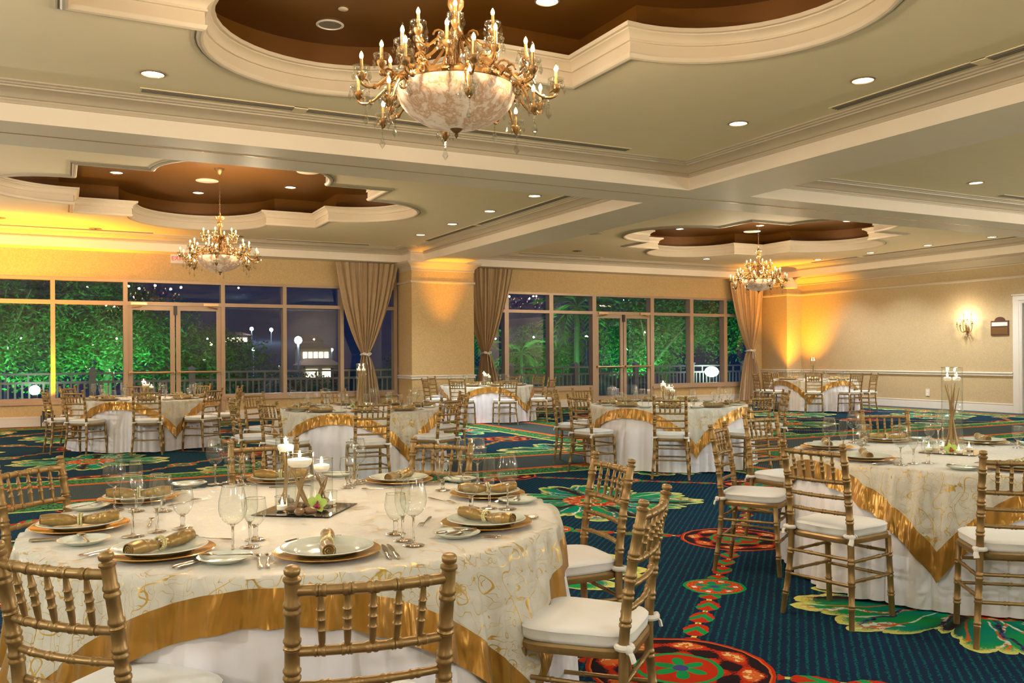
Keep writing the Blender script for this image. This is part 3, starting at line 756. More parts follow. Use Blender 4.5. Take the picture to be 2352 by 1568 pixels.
def chandelier(x, y, z, ztop, label):
    o = ch_proto.put((x, y, z), 0, label, 'alabaster bowl chandeliers', 'chandelier')
    n = int((ztop-z-1.04-.06)/.034); q = MB()
    for k in range(n):
        c = z+1.03+.034*k+.017; ring = [(.010*cos(a), 0, .022*sin(a)) for a in [2*pi*j/10 for j in range(11)]]
        q.tube([(p[0] if k % 2 else 0, 0 if k % 2 else p[0], 1.03+.034*k+.017+p[2]) for p in ring], .0032, 5, False)
    ch = q.build('chain', m_darkbrass, o)
    q = MB(); h = ztop-z; q.lathe([(.012,h-.10),(.03,h-.085),(.05,h-.05),(.075,h-.02),(.08,h)], 18); q.build('ceiling_canopy', m_darkbrass, o)
    for k in range(5):
        w = 2*pi*k/5+.4; l = light('chandelier_lamp', 'POINT', (.70*cos(w), .70*sin(w), .60), P_CHAND, C_CHAND, .03); l.parent = o
    l = light('chandelier_lamp', 'POINT', (.30, -.2, .95), P_CHAND*.5, C_CHAND, .03); l.parent = o
chandelier(2.19, 5.0, 2.748, ZT, 'large crystal chandelier with alabaster bowl hanging in the front bay')
chandelier(2.33, 15.0, 2.741, ZT, 'crystal chandelier on a long rod before the first window')
chandelier(13.95, 15.0, 2.759, ZT, 'small far chandelier hanging before the second window curtain')
# wall sconce
t = empty('wall_sconce', (XR, 13.96, 1.99)); tag(t, 'brass candle sconce with crystals glowing on the cream wall', 'sconce')
q = MB(); q.ball((-.02,0,0), .06, 10, 6, .5, .8, 1.6); q.lathe([(.001,-.16),(.012,-.14),(.008,-.10),(.02,-.07)], 10, (-.03,0,0)); q.build('back_plate', m_darkbrass, t)
for k, (dy, dx, dz) in enumerate(((-.20,-.12,.12),(-.09,-.20,.08),(.06,-.20,.08),(.20,-.12,.12),(-.05,-.10,.22),(.06,-.10,.22))):
    q = MB(); q.tube(bez([(-.03,0,.0),(dx*.6,dy*.4,-.14),(dx,dy,-.10),(dx,dy,dz-.03)], 10), .007, 6); q.lathe([(.006,-.02),(.03,-.006),(.03,.004),(.008,.0)], 10, (dx,dy,dz)); q.lathe([(.009,0),(.009,.06)], 8, (dx,dy,dz)); a = q.build('arm', m_darkbrass, t)
    q = MB(); flame_bulb(q, dz+.06, .07, .016); q.v = [(x+dx,y+dy,z) for x,y,z in q.v]; q.build('bulb', m_bulb, a)
    q = MB()
    for j in range(4): crystal(q, (dx+.028*cos(j*1.57), dy+.028*sin(j*1.57), dz-.01), .06, .022)
    q.build('crystal_drops', m_crystal, a, smooth=False)
q = MB()
for j in range(7): crystal(q, (-.05-.03*sin(j), -.10+.033*j, -.14-.03*(j % 3)), .075, .03)
q.build('crystal_drops', m_crystal, t, smooth=False)
light('sconce_and_fill_lamp', 'POINT', (XR-.22, 13.96, 2.24), 14, C_CHAND, .03)
# added fill lamps without fixtures along the unseen walls, to brighten the ceiling
for x, y in ((-1.5,YB+.2),(2.2,YB+.2),(6.0,YB+.2),(11,YB+.2),(16,YB+.2),(XR-.22,1.5),(XR-.22,5.5),(XL+.2,2.5),(XL+.2,6.8),(XL+.2,12.5),(XL+.2,17.0)):
    light('sconce_and_fill_lamp', 'POINT', (x, y, 2.24), P_FILL*(.2 if y < 0 and x < 7 else .42 if x < 0 else 1), (1,.985,.95), .035)
# ---------------------------------------------------------------- curtains
def curtain(xa, xb, xt, zt, xc, xd, zl, y, label, ya=.0):
    """top from xa to xb, tied at xt (height zt), foot from xc to xd"""
    t = empty('tied_curtain', (0,0,0)); tag(t, label, 'curtain', 'taupe tied curtains at the windows')
    q = MB(); nu, nv = 120, 46; vs = []; ztop = ZS-.012
    rnd = [random.uniform(.7,1.3) for _ in range(40)]; ph = [random.uniform(0,6.28) for _ in range(6)]
    for j in range(nv+1):
        s = j/nv; z = ztop + (zl-ztop)*s
        if z > zt:
            k = (z-zt)/(ztop-zt); e = k**.80
            l = xt-.075 + (xa-xt+.075)*e; r = xt+.075 + (xb-xt-.075)*e
            e2 = sin(k*pi)*.05; l -= e2; r += e2
        else:
            k = (zt-z)/(zt-zl); e = min(1, k**.6)
            l = xt-.075 + (xc-xt+.075)*e; r = xt+.075 + (xd-xt-.075)*e
        w = (r-l)
        amp = .035 + .05*min(1, w/.9)*.55 if z > zt else .03 + .045*min(1, w/.6)
        for i in range(nu+1):
            u = i/nu
            f = sin(u*2*pi*10.5 + ph[0] + sin(u*7+ph[1])*.9) + .45*sin(u*2*pi*23 + ph[2])
            bulge = .09*sin(pi*u)*min(1, .14/max(.05, w)) 
            vs.append((l + w*u + .012*sin(u*31+z*2), y - .06 - amp*.55*f - bulge + ya*u, z))
    n = nu+1; q.add(vs, [(j*n+i, j*n+i+1, (j+1)*n+i+1, (j+1)*n+i) for j in range(nv) for i in range(nu)])
    o = q.build('drape', m_curtain, t, angle=80)
    q = MB(); ring = [(xt + .098*cos(a), y-.07+.115*sin(a), zt+.01*sin(2*a)) for a in [2*pi*k/20 for k in range(21)]]
    q.tube(ring, .026, 8, False, 1)
    for s in (-1, 1):
        q.tube(bez([(xt+.01,y-.19,zt),(xt+s*.10,y-.21,zt+.10),(xt+s*.17,y-.20,zt-.03),(xt+.01,y-.19,zt)], 10), [.012]*11, 6, True)
        q.tube(bez([(xt+.01,y-.19,zt),(xt+s*.04+.03,y-.21,zt-.06),(xt+s*.05+.04,y-.20,zt-.16),(xt+s*.045+.06,y-.20,zt-.36 if s > 0 else zt-.24)], 8), [.012,.016,.02,.022,.022,.024,.024,.025,.025], 6, True, .35)
    q.ball((xt+.01,y-.20,zt), .028, 8, 5); q.build('tieback', m_tie, t)
curtain(5.74, 7.30, 6.45, 1.44, 6.20, 6.88, .012, 20.27, 'taupe curtain tied beside the square column, first window')
curtain(8.95, 10.42, 9.62, 1.46, 9.30, 10.15, .012, 20.27, 'taupe curtain tied beyond the square column, second window')
curtain(17.62, 19.02, 18.42, 1.50, 17.95, 18.92, .012, 20.27, 'taupe curtain tied in the amber corner')
# ---------------------------------------------------------------- outdoors
q = MB(); q.box(-14, 46, YW+.26, 25.2, -.14, -.02); struct(q.build('ground_terrace', m_deck, smooth=False))
q = MB(); n = 40; vs = []; 
for j in range(n+1):
    for i in range(n+1):
        x = -260+640*i/n; y = 25.2+ (j/n)**1.6*330
        z = -.2 if j == 0 else -4.2+max(0,(y-70))*.135 + 6*sin(x*.013+1)*min(1,max(0,(y-60)/100)) + 2*sin(x*.05+y*.03)*min(1,(y-25)/150)
        vs.append((x,y,z))
q.add(vs, [(j*(n+1)+i, j*(n+1)+i+1, (j+1)*(n+1)+i+1, (j+1)*(n+1)+i) for j in range(n) for i in range(n)])
HILL = vs
struct(q.build('hill_night', m_hill))
def hill_z(x, y):
    return -4.2+max(0,(y-70))*.135 + 6*sin(x*.013+1)*min(1,max(0,(y-60)/100)) + 2*sin(x*.05+y*.03)*min(1,(y-25)/150)
# terrace fence: every bay a thing with posts, rails and pickets
FY = 24.3
pick = MB(); pick.box(-.022,.022,-.015,.015,.06,.80); pick_me = pick.build('picket', m_fence, smooth=False).data
bpy.data.objects.remove(bpy.data.objects['picket'])
xs = -4.0; k = 0
while xs < 25:
    w = 2.35
    t = empty('terrace_fence', (xs, FY, -.02)); tag(t, 'painted fence panel with square posts outside the windows', 'fence', 'terrace fence panels beyond the glass')
    q = MB(); q.box(-.075,.075,-.075,.075,0,1.10); q.box(-.10,.10,-.10,.10,1.10,1.135); q.add([(-.085,-.085,1.135),(.085,-.085,1.135),(.085,.085,1.135),(-.085,.085,1.135),(0,0,1.20)], [(0,1,4),(1,2,4),(2,3,4),(3,0,4)]); q.build('post', m_fence, t, smooth=False)
    for z0, z1, d in ((1.0,1.05,.06),(.78,.84,.03),(.06,.11,.03)):
        q = MB(); q.box(.075, w-.075, -d, d, z0, z1); q.build('rail', m_fence, t, smooth=False)
    for j in range(14):
        o = bpy.data.objects.new('picket', pick_me); COL.objects.link(o); o.parent = t; o.location = (.16+j*(w-.24)/14+.05, 0, 0)
    for j in range(4):
        q = MB(); q.box(-.02,.02,-.02,.02,.84,1.0); o = q.build('short_baluster', m_fence, t, smooth=False); o.location = ((j+1)*w/5, 0, 0)
    xs += w; k += 1
def leafcloud(name, blobs, n, size, mat, parent):
    q = MB()
    for _ in range(n):
        c, r = random.choices(blobs, [b[1]**2 for b in blobs])[0]
        d = Vector((random.gauss(0,1), random.gauss(0,1), random.gauss(0,1))).normalized()*r*random.uniform(.55,1.05)
        p = Vector(c)+Vector((d.x,d.y,d.z*.85)); a = Vector((random.gauss(0,1),random.gauss(0,1),random.gauss(0,.7))).normalized()*size*random.uniform(.7,1.4); b = a.cross(Vector((random.gauss(0,1),random.gauss(0,1),random.gauss(0,1)))).normalized()*size*.38
        q.add([p-a, p+b, p+a, p-b], [(0,1,2,3)])
    o = q.build(name, mat, parent, smooth=False); o['kind'] = 'stuff'; return o
def tree(x, y, h, r, n, label, size=.16, z0=-.6):
    t = empty('garden_tree', (x, y, z0)); tag(t, label, 'tree', None)
    q = MB(); q.tube([(0,0,0),(.05,.03,h*.35),(-.05,0,h*.7)], [.16,.12,.07], 8)
    for k in range(5):
        w = k*1.3; q.tube([(.04,.02,h*.33),(cos(w)*r*.5,sin(w)*r*.5,h*.6),(cos(w)*r*.8,sin(w)*r*.8,h*.75)], [.07,.045,.02], 6)
    q.build('trunk', m_bark, t)
    n = int(n*3.6); size *= .42
    bl = [((random.uniform(-.6,.6)*r, random.uniform(-.6,.6)*r, h*random.uniform(.42,.95)), r*random.uniform(.38,.62)) for _ in range(11)]
    leafcloud('foliage', bl, n, size, m_leaf, t); return t
tree(-1.7, 29.5, 5.2, 2.6, 4200, 'leafy green tree at the far left behind the fence')
tree(1.2, 29.0, 4.9, 2.5, 4600, 'big green lit tree behind the double doors')
tree(4.2, 31.5, 3.8, 2.1, 3000, 'dark leafy tree behind the second door leaf', .17, -1.6)
tree(8.0, 34, 2.6, 2.2, 2200, 'low dark tree beneath the bright street lamp', .18, -2.3)
tree(11.7, 31, 2.3, 1.4, 1500, 'dark shrub tree beside the tied curtain', .15, -.9)
tree(21.3, 29.2, 4.5, 2.3, 3600, 'green lit tree behind the second window', .17)
tree(25.5, 29.5, 6.0, 2.9, 4200, 'green tree in the last pane behind the corner curtain', .17)
tree(18.4, 33.0, 2.9, 1.6, 1800, 'bushy green tree behind the second double doors', .15)
def frond_mesh():
    q = MB(); pts = [Vector((0.05+1.0*s, 0, .42*s-.75*s*s)) for s in [k/9 for k in range(10)]]
    q.tube(pts, [.018-.0016*k for k in range(10)], 4, False)
    for k in range(2, 10):
        for s in (-1, 1):
            p = pts[k]; L = .34*(1-abs(k-5)/9); q.add([p, p+Vector((.10,s*.05,.02)), p+Vector((.22,s*L,-.13)), p+Vector((.02,s*.04,-.01))], [(0,1,2,3)])
    return q
_fm = frond_mesh().build('frond', m_palm, smooth=False); frond_me = _fm.data; bpy.data.objects.remove(_fm)
def palm(x, y, h, s, label, z0=-1.0):
    t = empty('palm_tree', (x, y, z0)); tag(t, label, 'palm', 'palms in the garden beyond the second window')
    b = random.uniform(-.2,.2)
    q = MB(); q.tube([(0,0,0),(b*.3,0,h*.5),(b,0,h)], [.14*s,.10*s,.085*s], 8); q.build('trunk', m_bark, t)
    for k in range(15):
        o = bpy.data.objects.new('frond', frond_me); COL.objects.link(o); o.parent = t; o.location = (b,0,h)
        o.rotation_euler = (random.uniform(-.2,.2), -.5+1.15*(k % 3)/2+random.uniform(-.15,.15), k*2*pi/15*2.0+random.uniform(-.2,.2)); o.scale = (s*1.25,)*3
for a in ((13.5,30,3.9,1.15,'tall palm in the first clear pane'), (15.1,33,3.0,.95,'pale short palm left of the second doors'), (16.9,32,2.5,.9,'pale lit palm in the middle pane'), (18.9,31,4.4,1.2,'tall palm left of the door leaf'), (21.6,35,5.2,1.3,'tall palm behind the second door leaf'), (20.2,33,3.1,1.0,'low palm behind the second doors'), (23.4,31,4.8,1.4,'palm with drooping fronds in the green pane')): palm(*a)
# floodlights and street lamps
def globe(x, y, z, r, mat, label, power, col, sq=1):
    t = empty('garden_floodlight', (x, y, z)); tag(t, label, 'floodlight')
    q = MB(); q.ball((0,0,0), r, 16, 10, 1, 1, sq); q.build('globe', mat, t)
    q = MB(); q.tube([(0,0,-r*.7),(0,0,-z-.1)], .05, 8); q.build('stand', m_black, t)
    light('flood_lamp', 'SPOT', (x, y+1.3, z+.3), power*2.5, col, .2, (x, y+5, z+1.5), 150, .8)
globe(20.02, 23.85, .80, .24, m_flood, 'bright oval floodlight glowing behind the fence', 110, (.35,1,.6), .75)
globe(-.56, 23.85, .63, .12, m_flood, 'green floodlight glowing behind the fence at the far left', 60, (.35,1,.5))
for x, y, w in ((-1.4,27.2,1.0),(1.0,27.0,1.0),(2.2,27.3,.7),(17.6,28.5,1.3),(15.0,29.0,1.1),(20.5,28.3,1.2),(23.8,27.0,1.0)):
    light('garden_green_lamp', 'SPOT', (x, y, .2), P_GREEN*w*.55, C_GREEN, .2, (x, y+2.2, 2.8), 150, .8)
def lamp_post(px, py, Y, size, mat, label, pole=True, grp=None):
    """px,py: where the lamp stands in the photo; Y: its distance"""
    v = _r2*((px-1176)/2016) - _u2*((py-816)/2016) + _f; v = v*(Y/v.y); x, z = v.x, 1.40+v.z
    t = empty('street_lamp', (x, Y, z)); tag(t, label, 'street lamp', grp)
    q = MB(); q.ball((0,0,0), size, 10, 6); q.build('lamp_head', mat, t)
    if pole:
        q = MB(); q.tube([(0,0,-size*.8),(0,0,-z-4)], max(.05,size*.28), 8); q.build('pole', m_pole, t)
    return t
lamp_post(685, 781, 60, .26, m_cool, 'brilliant white street lamp on a pale pole'); 
lamp_post(10, 799, 58, .20, m_cool, 'bright street lamp in the far left pane')
for a in ((578,755,110,.22,m_cool,'left of two lamps on the lit road'),(623,757,110,.22,m_cool,'other of two lamps on the lit road'),(762,803,90,.16,m_cool,'bluish lamp above the low buildings'),(582,802,80,.14,m_teal,'green light over the dark trees'),(484,789,70,.14,m_warm,'orange lamp in the right door leaf'),(212,791,75,.12,m_warm,'orange lamp through the green tree'),(1347,774,90,.20,m_warm,'orange lamp among the palms'),(1523,772,80,.11,m_warm,'small orange lamp right of the second doors'),(1440,803,95,.20,m_cool,'white lamp behind the second door leaf')): lamp_post(*a)
pts = [(88,716,1),(101,718,0),(104,714,1),(60,706,2),(186,660,1),(200,660,0),(228,661,0),(474,664,1),(486,665,0),(500,668,1),(545,668,0),(536,668,0),(551,671,1),(548,661,1),(556,797,1),(735,720,1),(750,727,1),(688,753,1),(735,752,3),(868,770,1),(890,770,1),(1190,686,1),(1185,695,1),(1232,680,3),(1215,708,1),(1233,709,3),(1290,707,1),(1318,707,0),(1294,695,1),(1182,737,2),(1200,741,2),(1248,738,1),(1258,736,1),(1204,771,2),(1180,762,2),(1280,758,3),(1432,689,1),(1445,689,3),(1476,753,2),(1513,705,1),(1520,732,1),(1562,740,1),(1600,745,0),(1450,773,1),(200,769,1),(440,763,1),(358,763,1),(1500,700,0),(1420,780,1),(1100,762,1)]
for i, (x, y, k) in enumerate(pts):
    lamp_post(x, y, 150+(i*37) % 60, .10+.03*(i % 3), (m_warm, m_cool, m_teal, m_warm)[k], 'tiny light on the dark night hillside', False, 'small lights on the night hillside')
def house(px, py, Y, w, h, label, nwin=4):
    w *= .42; h *= .5
    v = _r2*((px-1176)/2016) - _u2*((py-816)/2016) + _f; v = v*(Y/v.y); x, z = v.x, 1.40+v.z
    t = empty('hillside_house', (x, Y, z)); tag(t, label, 'house')
    q = MB(); q.box(-w/2,w/2,0,w*.6,-h-3,0); q.build('wall', m_house, t, smooth=False)
    q = MB(); q.add([(-w*.55,-.4,0),(w*.55,-.4,0),(w*.55,w*.65,0),(-w*.55,w*.65,0),(-w*.3,w*.3,h*.4),(w*.3,w*.3,h*.4)], [(0,1,5,4),(1,2,5),(2,3,4,5),(3,0,4)]); q.build('roof', m_roof, t, smooth=False)
    for k in range(nwin):
        c = -w*.42+w*.84*(k+.5)/nwin; q = MB(); q.box(c-w*.3/nwin, c+w*.3/nwin, -.06, .02, -h*.7, -h*.25); q.build('window', m_lit, t, smooth=False)
for a in ((716,740,150,11,3.2,'pale lit house above the street lamp'),(715,783,85,5,3,'orange-roofed house beside the street lamp',3),(725,800,80,7,2.6,'long low house with lit windows',5),(735,838,60,6.5,2.4,'white building just over the fence',2),(535,770,110,10,2.2,'dark red roofed house on the left road',5),(1195,710,170,16,3,'lit row house high on the hill',6),(1390,698,190,12,3,'pale house in the upper door pane',4),(1500,705,190,10,2.6,'house with railings in the upper pane',3),(1195,735,140,10,2.2,'bluish lit house beside the tied curtain',4),(750,770,120,6,2.5,'small house right of the street lamp',2)): house(*a)
light('town_lamp', 'POINT', (14, 62, 14), 2500, (.7,.85,1), 1.0)
q = MB(); q.box(9.5, 24.5, 34.0, 34.2, -3, .95); tag(q.build('garden_wall', m_hill, smooth=False), 'long dark garden wall below the palms', 'wall')
# ---------------------------------------------------------------- chairs
def bamboo(q, p0, p1, r, rings, seg=10, cap=False, end=1.0, lift=1.22):
    """straight turned bar with double bead rings at the given places (0..1)"""
    p0, p1 = Vector(p0), Vector(p1); L = (p1-p0).length; st = [(0, r*end), (1, r*end)]
    for t in rings:
        for d in (-.0085, .0085):
            c = t + d/L
            st += [(c-.0075/L, r), (c-.003/L, r*lift), (c+.003/L, r*lift), (c+.0075/L, r)]
    st.sort(); q.tube([p0.lerp(p1, t) for t, _ in st], [a for _, a in st], seg, True)
def make_chair():
    t = empty('chiavari_chair')
    for s in (-1, 1):
        q = MB()           # rear leg and back post in one curve
        key = [(0,(.205,-.205),.0135),(.10,(.197,-.192),.0145),(.22,(.187,-.176),.016),(.36,(.178,-.165),.0165),(.47,(.176,-.165),.0175),(.60,(.175,-.176),.0175),(.75,(.175,-.197),.0172),(.905,(.177,-.228),.0168)]
        def at(z):
            for a, b in zip(key, key[1:]):
                if z <= b[0]+1e-9:
                    k = (z-a[0])/(b[0]-a[0]); return (a[1][0]+(b[1][0]-a[1][0])*k, a[1][1]+(b[1][1]-a[1][1])*k, a[2]+(b[2]-a[2])*k)
            return (.178,-.231,.0168)
        zs = [(k[0],1) for k in key]
        for zr in (.11,.225,.335,.545,.635,.69,.76,.845):
            for d in (-.0085,.0085): zs += [(zr+d-.0075,1),(zr+d-.003,1.19),(zr+d+.003,1.19),(zr+d+.0075,1)]
        zs = sorted(z for z in zs if z[0] >= 0)
        pts = []; rad = []
        for z, m in zs: a = at(z); pts.append((s*a[0], a[1], z)); rad.append(a[2]*m)
        a = at(.905)
        for dz, r in ((.905,.0168),(.909,.0205),(.914,.0205),(.917,.013),(.921,.0125),(.925,.0175),(.935,.0185),(.940,.015),(.942,.004)):
            pts.append((s*a[0], a[1]-(dz-.905)*.2, dz)); rad.append(r)
        q.tube(pts, rad, 12); q.build('rear_leg', m_chair, t, angle=50)
        q = MB(); bamboo(q, (s*.188,.205,0), (s*.182,.178,.432), .0155, (.28,.52,.77), 12); q.build('front_leg', m_chair, t, angle=50)
        for z, z2 in ((.335,.335),(.225,.235)):
            q = MB(); bamboo(q, (s*.186,.19,z), (s*.183,-.172,z2), .0088, (.3,.7), 8); q.build('side_stretcher', m_chair, t, angle=50)
    for y, z, w in ((-.166,.345,.180),(-.178,.215,.187),(.195,.345,.186),(.20,.215,.187)):
        q = MB(); bamboo(q, (-w,y,z), (w,y,z), .0088, (.33,.67), 8); q.build('front_stretcher' if y > 0 else 'rear_stretcher', m_chair, t, angle=50)
    def backy(z): return -.197 + (.75-z)*.2
    def crail(z, r, name, rings, bow=.022):
        y = backy(z); q = MB(); st = []; n = 20
        L = .37
        for i in range(n+1): st.append((i/n, r))
        for k in rings:
            for d in (-.0085,.0085): st += [(k+d/L-.0075/L,r),(k+d/L-.003/L,r*1.2),(k+d/L+.003/L,r*1.2),(k+d/L+.0075/L,r)]
        st.sort(); w = .171
        q.tube([(-w+2*w*u, y-bow*(1-(2*u-1)**2), z) for u, _ in st], [a for _, a in st], 10); q.build(name, m_chair, t, angle=50)
    ks = [(i+1)/6 for i in range(5)]
    crail(.885, .0128, 'top_rail', ks); crail(.742, .0115, 'back_rail', ks); crail(.660, .0098, 'back_rail', (.2,.4,.6,.8)); crail(.578, .0098, 'back_rail', (.2,.4,.6,.8))
    for k in ks:
        q = MB(); x = -.171+.342*k; b = .022*(1-(2*k-1)**2); p0 = Vector((x*.97, backy(.75)-b, .75)); p1 = Vector((x*1.02, backy(.876)-b, .876))
        st = [(0,.0062),(.14,.0080),(.30,.0088),(.34,.0118),(.38,.0088),(.50,.0092),(.54,.0122),(.58,.0092),(.68,.0088),(.72,.0114),(.76,.0085),(.90,.0068),(1,.0060)]
        q.tube([p0.lerp(p1, a) for a, _ in st], [r for _, r in st], 8); q.build('spindle', m_chair, t, angle=50)
    def plan(k, bow=.018):
        P = []; f, bk = .205*k, .180*k
        for i in range(13): u = -1+2*i/12; P.append((u*bk, -.178*k))
        for i in range(13): u = 1-2*i/12; P.append((u*f + 0, .195*k + bow*(1-u*u)))
        return P
    def rounded(k, r=.03):
        # superellipse-cornered seat outline
        out = []
        for i in range(48):
            a = 2*pi*i/48; c, s = cos(a), sin(a); e = 5.0
            m = (abs(c)**e+abs(s)**e)**(-1/e); x, y = c*m, s*m
            w = .178 + (.205-.178)*(y+1)/2; out.append((x*w*k, .008+y*.190*k + (.014*(1-x*x) if y > 0 else 0)))
        return out
    q = MB(); P = rounded(1.02); q.add([(x,y,.425) for x,y in P] + [(x*1.01,y*1.01,.430) for x,y in P] + [(x*1.01,y*1.01,.448) for x,y in P] + [(x*.97,y*.97,.456) for x,y in P],
        [tuple(range(47,-1,-1))] + [(j*48+i,j*48+(i+1) % 48,(j+1)*48+(i+1) % 48,(j+1)*48+i) for j in range(3) for i in range(48)] + [tuple(144+i for i in range(48))]); q.build('seat_frame', m_chair, t, angle=40)
    prof = [(.955,.456),(.99,.462),(1.0,.470),(1.0,.492),(1.012,.496),(1.0,.500),(.955,.507),(.80,.511),(.5,.514),(.2,.515)]
    q = MB(); vs = []
    for k, z in prof:
        P = rounded(k)
        for i, (x, y) in enumerate(P): vs.append((x, y*1.0, z + (.002*sin(i*.9)*sin(z*400) if .46 < z < .5 else 0)))
    n = len(prof); q.add(vs, [(j*48+i,j*48+(i+1) % 48,(j+1)*48+(i+1) % 48,(j+1)*48+i) for j in range(n-1) for i in range(48)] + [tuple((n-1)*48+i for i in range(48))])
    cu = q.build('cushion', m_cush, t, angle=50)
    for s in (-1, 1):
        q = MB(); ring = [(s*.176+.024*cos(a), -.168+.024*sin(a), .468) for a in [2*pi*k/14 for k in range(15)]]; q.tube(ring, .011, 8, False)
        q.ball((s*.197,-.188,.466), .014, 8, 5, 1, 1, 1.2); q.tube([(s*.197,-.188,.466),(s*.203,-.20,.45),(s*.20,-.205,.43)], [.009,.012,.013], 6, True, .5); q.build('cushion_tie', m_tie, cu)
    KIDS[t.name] = list(t.children)
    for c in t.children: KIDS[c.name] = list(c.children)
    return t
chair_proto = Proto(make_chair())
# ---------------------------------------------------------------- tables and cloths
TZ = .745                                  # wooden top; cloths lie on it
def fold(th, seed):
    a = abs(sin(10.5*th + seed + 1.1*sin(3*th+seed)))**.62; b = abs(sin(24*th + seed*3 + 1.7*sin(5*th+seed*2)))**.7
    return (a*.60 + b*.40)*(.72+.28*sin(5*th+seed*2))
def make_table(name, cx, cy_, r, corner, a, bw, seed, desc):
    t = empty('round_banquet_table', (cx, cy_, 0)); tag(t, 'round table hidden under cloths, '+desc, 'table', None)
    q = MB(); q.lathe([(.001,TZ-.02),(r-.03,TZ-.02),(r-.02,TZ-.012),(r-.02,TZ-.004),(r-.03,TZ),(.001,TZ)], 48); q.build('tabletop', m_trim, t)
    for k in range(4):
        w = k*pi/2+pi/4; q = MB(); q.tube([(.55*cos(w),.55*sin(w),TZ-.02),(.60*cos(w),.60*sin(w),0)], .018, 8); q.build('leg', m_darkbrass, t)
    N = 416
    # floor-length white cloth
    rows = [(0,TZ+.004),(.5*r,TZ+.004),(r-.03,TZ+.004),(r-.01,TZ),(r,TZ-.012)] + [(None,(TZ-.02)*(1-k/14)) for k in range(1,15)]
    q = MB(); vs = []
    for rr, z in rows:
        for i in range(N):
            th = 2*pi*i/N
            if rr is None:
                d = 1-z/(TZ-.02); R_ = r + .003 + d*.022 + min(1,d*1.8)*(.084+.040*d)*fold(th, seed); zz = max(.012, z+.004*sin(th*9)) if z > .1 else max(.008, z+.012+.006*sin(th*9+seed))
            else: R_, zz = rr, z
            vs.append((cx+R_*cos(th), cy_+R_*sin(th), zz))
    q.add(vs, [(j*N+i, j*N+(i+1) % N, (j+1)*N+(i+1) % N, (j+1)*N+i) for j in range(len(rows)-1) for i in range(N)])
    o = q.build('tablecloth', m_cloth, angle=80); tag(o, 'white floor-length cloth of the '+desc, 'tablecloth')
    # square organza overlay with a satin border
    c0 = R(corner)-pi/4
    def sp(th, s):
        """cloth point at plan angle th and cloth distance s"""
        if s < r-.004: return (cx+s*cos(th), cy_+s*sin(th), TZ+.010)
        h = s-(r-.004)
        d = min(1, h/.75); fo = fold(th, seed)
        base = .016 + d*.022 + min(1,d*1.8)*(.084+.040*d)*fo
        rip = .013*min(1,h/.10)*sin(37*th+seed*3+1.4*sin(7*th)+h*5) + .006*min(1,h/.08)*sin(71*th+seed+2*sin(11*th))
        R_ = r + base + max(rip, -.008) + .004*min(1, h/.02)
        return (cx+R_*cos(th), cy_+R_*sin(th), TZ+.010 - h*.985 if h > .012 else TZ+.010-h*h/.024)
    def grid(f0, f1, m, name, mat, parent=None):
        q = MB(); vs = []; uv = []
        for j in range(m+1):
            for i in range(N):
                th = 2*pi*i/N + c0; ph = (th-c0) % (pi/2); ph = ph if ph <= pi/4 else pi/2-ph
                s0, s1 = f0/cos(ph) if f0 else 0, f1/cos(ph); s = s0+(s1-s0)*(j/m)
                vs.append(sp(th, s)); uv.append((s*cos(th)+cx, s*sin(th)+cy_))
        q.uv = uv; q.add(vs, [(j*N+i, j*N+(i+1) % N, (j+1)*N+(i+1) % N, (j+1)*N+i) for j in range(m) for i in range(N)])
        return q.build(name, mat, parent, angle=80)
    ov = grid(0, a-bw, 44, 'table_overlay', m_org); tag(ov, 'embroidered organza overlay with gold border, '+desc, 'overlay')
    grid(a-bw, a, 9, 'satin_border', m_satin, ov)
    return t
TABLES = {
 'T1': (.89, 3.58, 1.02, -64, 1.16, .115, 1.0, 'front table with three candle vases and open orchid'),
 'T2': (5.12, 3.70, 1.0, -150, 1.13, .12, 2.1, 'front table with the tallest vase'),
 'T3': (3.30, 10.55, 1.0, -77, 1.12, .12, 3.3, 'middle table with a tall twig vase'),
 'T4': (7.02, 9.20, 1.0, -111, 1.12, .12, 4.7, 'middle table with three candle vases'),
 'T5': (1.20, 15.0, 1.0, -72, 1.12, .12, 5.2, 'table before the first window doors'),
 'T6': (8.25, 17.28, 1.0, -66, 1.12, .12, 6.4, 'table before the square column'),
 'T7': (16.88, 16.2, 1.0, -142, 1.12, .12, 7.7, 'table in the amber corner')}
SHORT = {'T1': 'front candle-trio table', 'T2': 'front tall-vase table', 'T3': 'middle tall-vase table', 'T4': 'middle candle-trio table', 'T5': 'first window table', 'T6': 'square column table', 'T7': 'amber corner table'}
for k, v in TABLES.items(): make_table(k, *v)
DIRS = ['back side','back right','right side','front right','front side','front left','left side','back left']
def bearing(k, x, y):
    """turn of a place round its table, 0 = away from the viewer, clockwise seen from above"""
    c = TABLES[k]; away = atan2(c[1], c[0]); return (away - atan2(y-c[1], x-c[0])) % (2*pi)
def names_for(k, pts):
    """a different side name for every place of a table"""
    free = list(range(8)) ; out = {}
    pr = sorted(((abs((bearing(k,*p) - d*pi/4 + pi) % (2*pi) - pi), i, d) for i, p in enumerate(pts) for d in range(8)))
    used = set()
    for c, i, d in pr:
        if i in out or d in used: continue
        out[i] = DIRS[d]; used.add(d)
    return [out.get(i, 'extra place') for i in range(len(pts))]
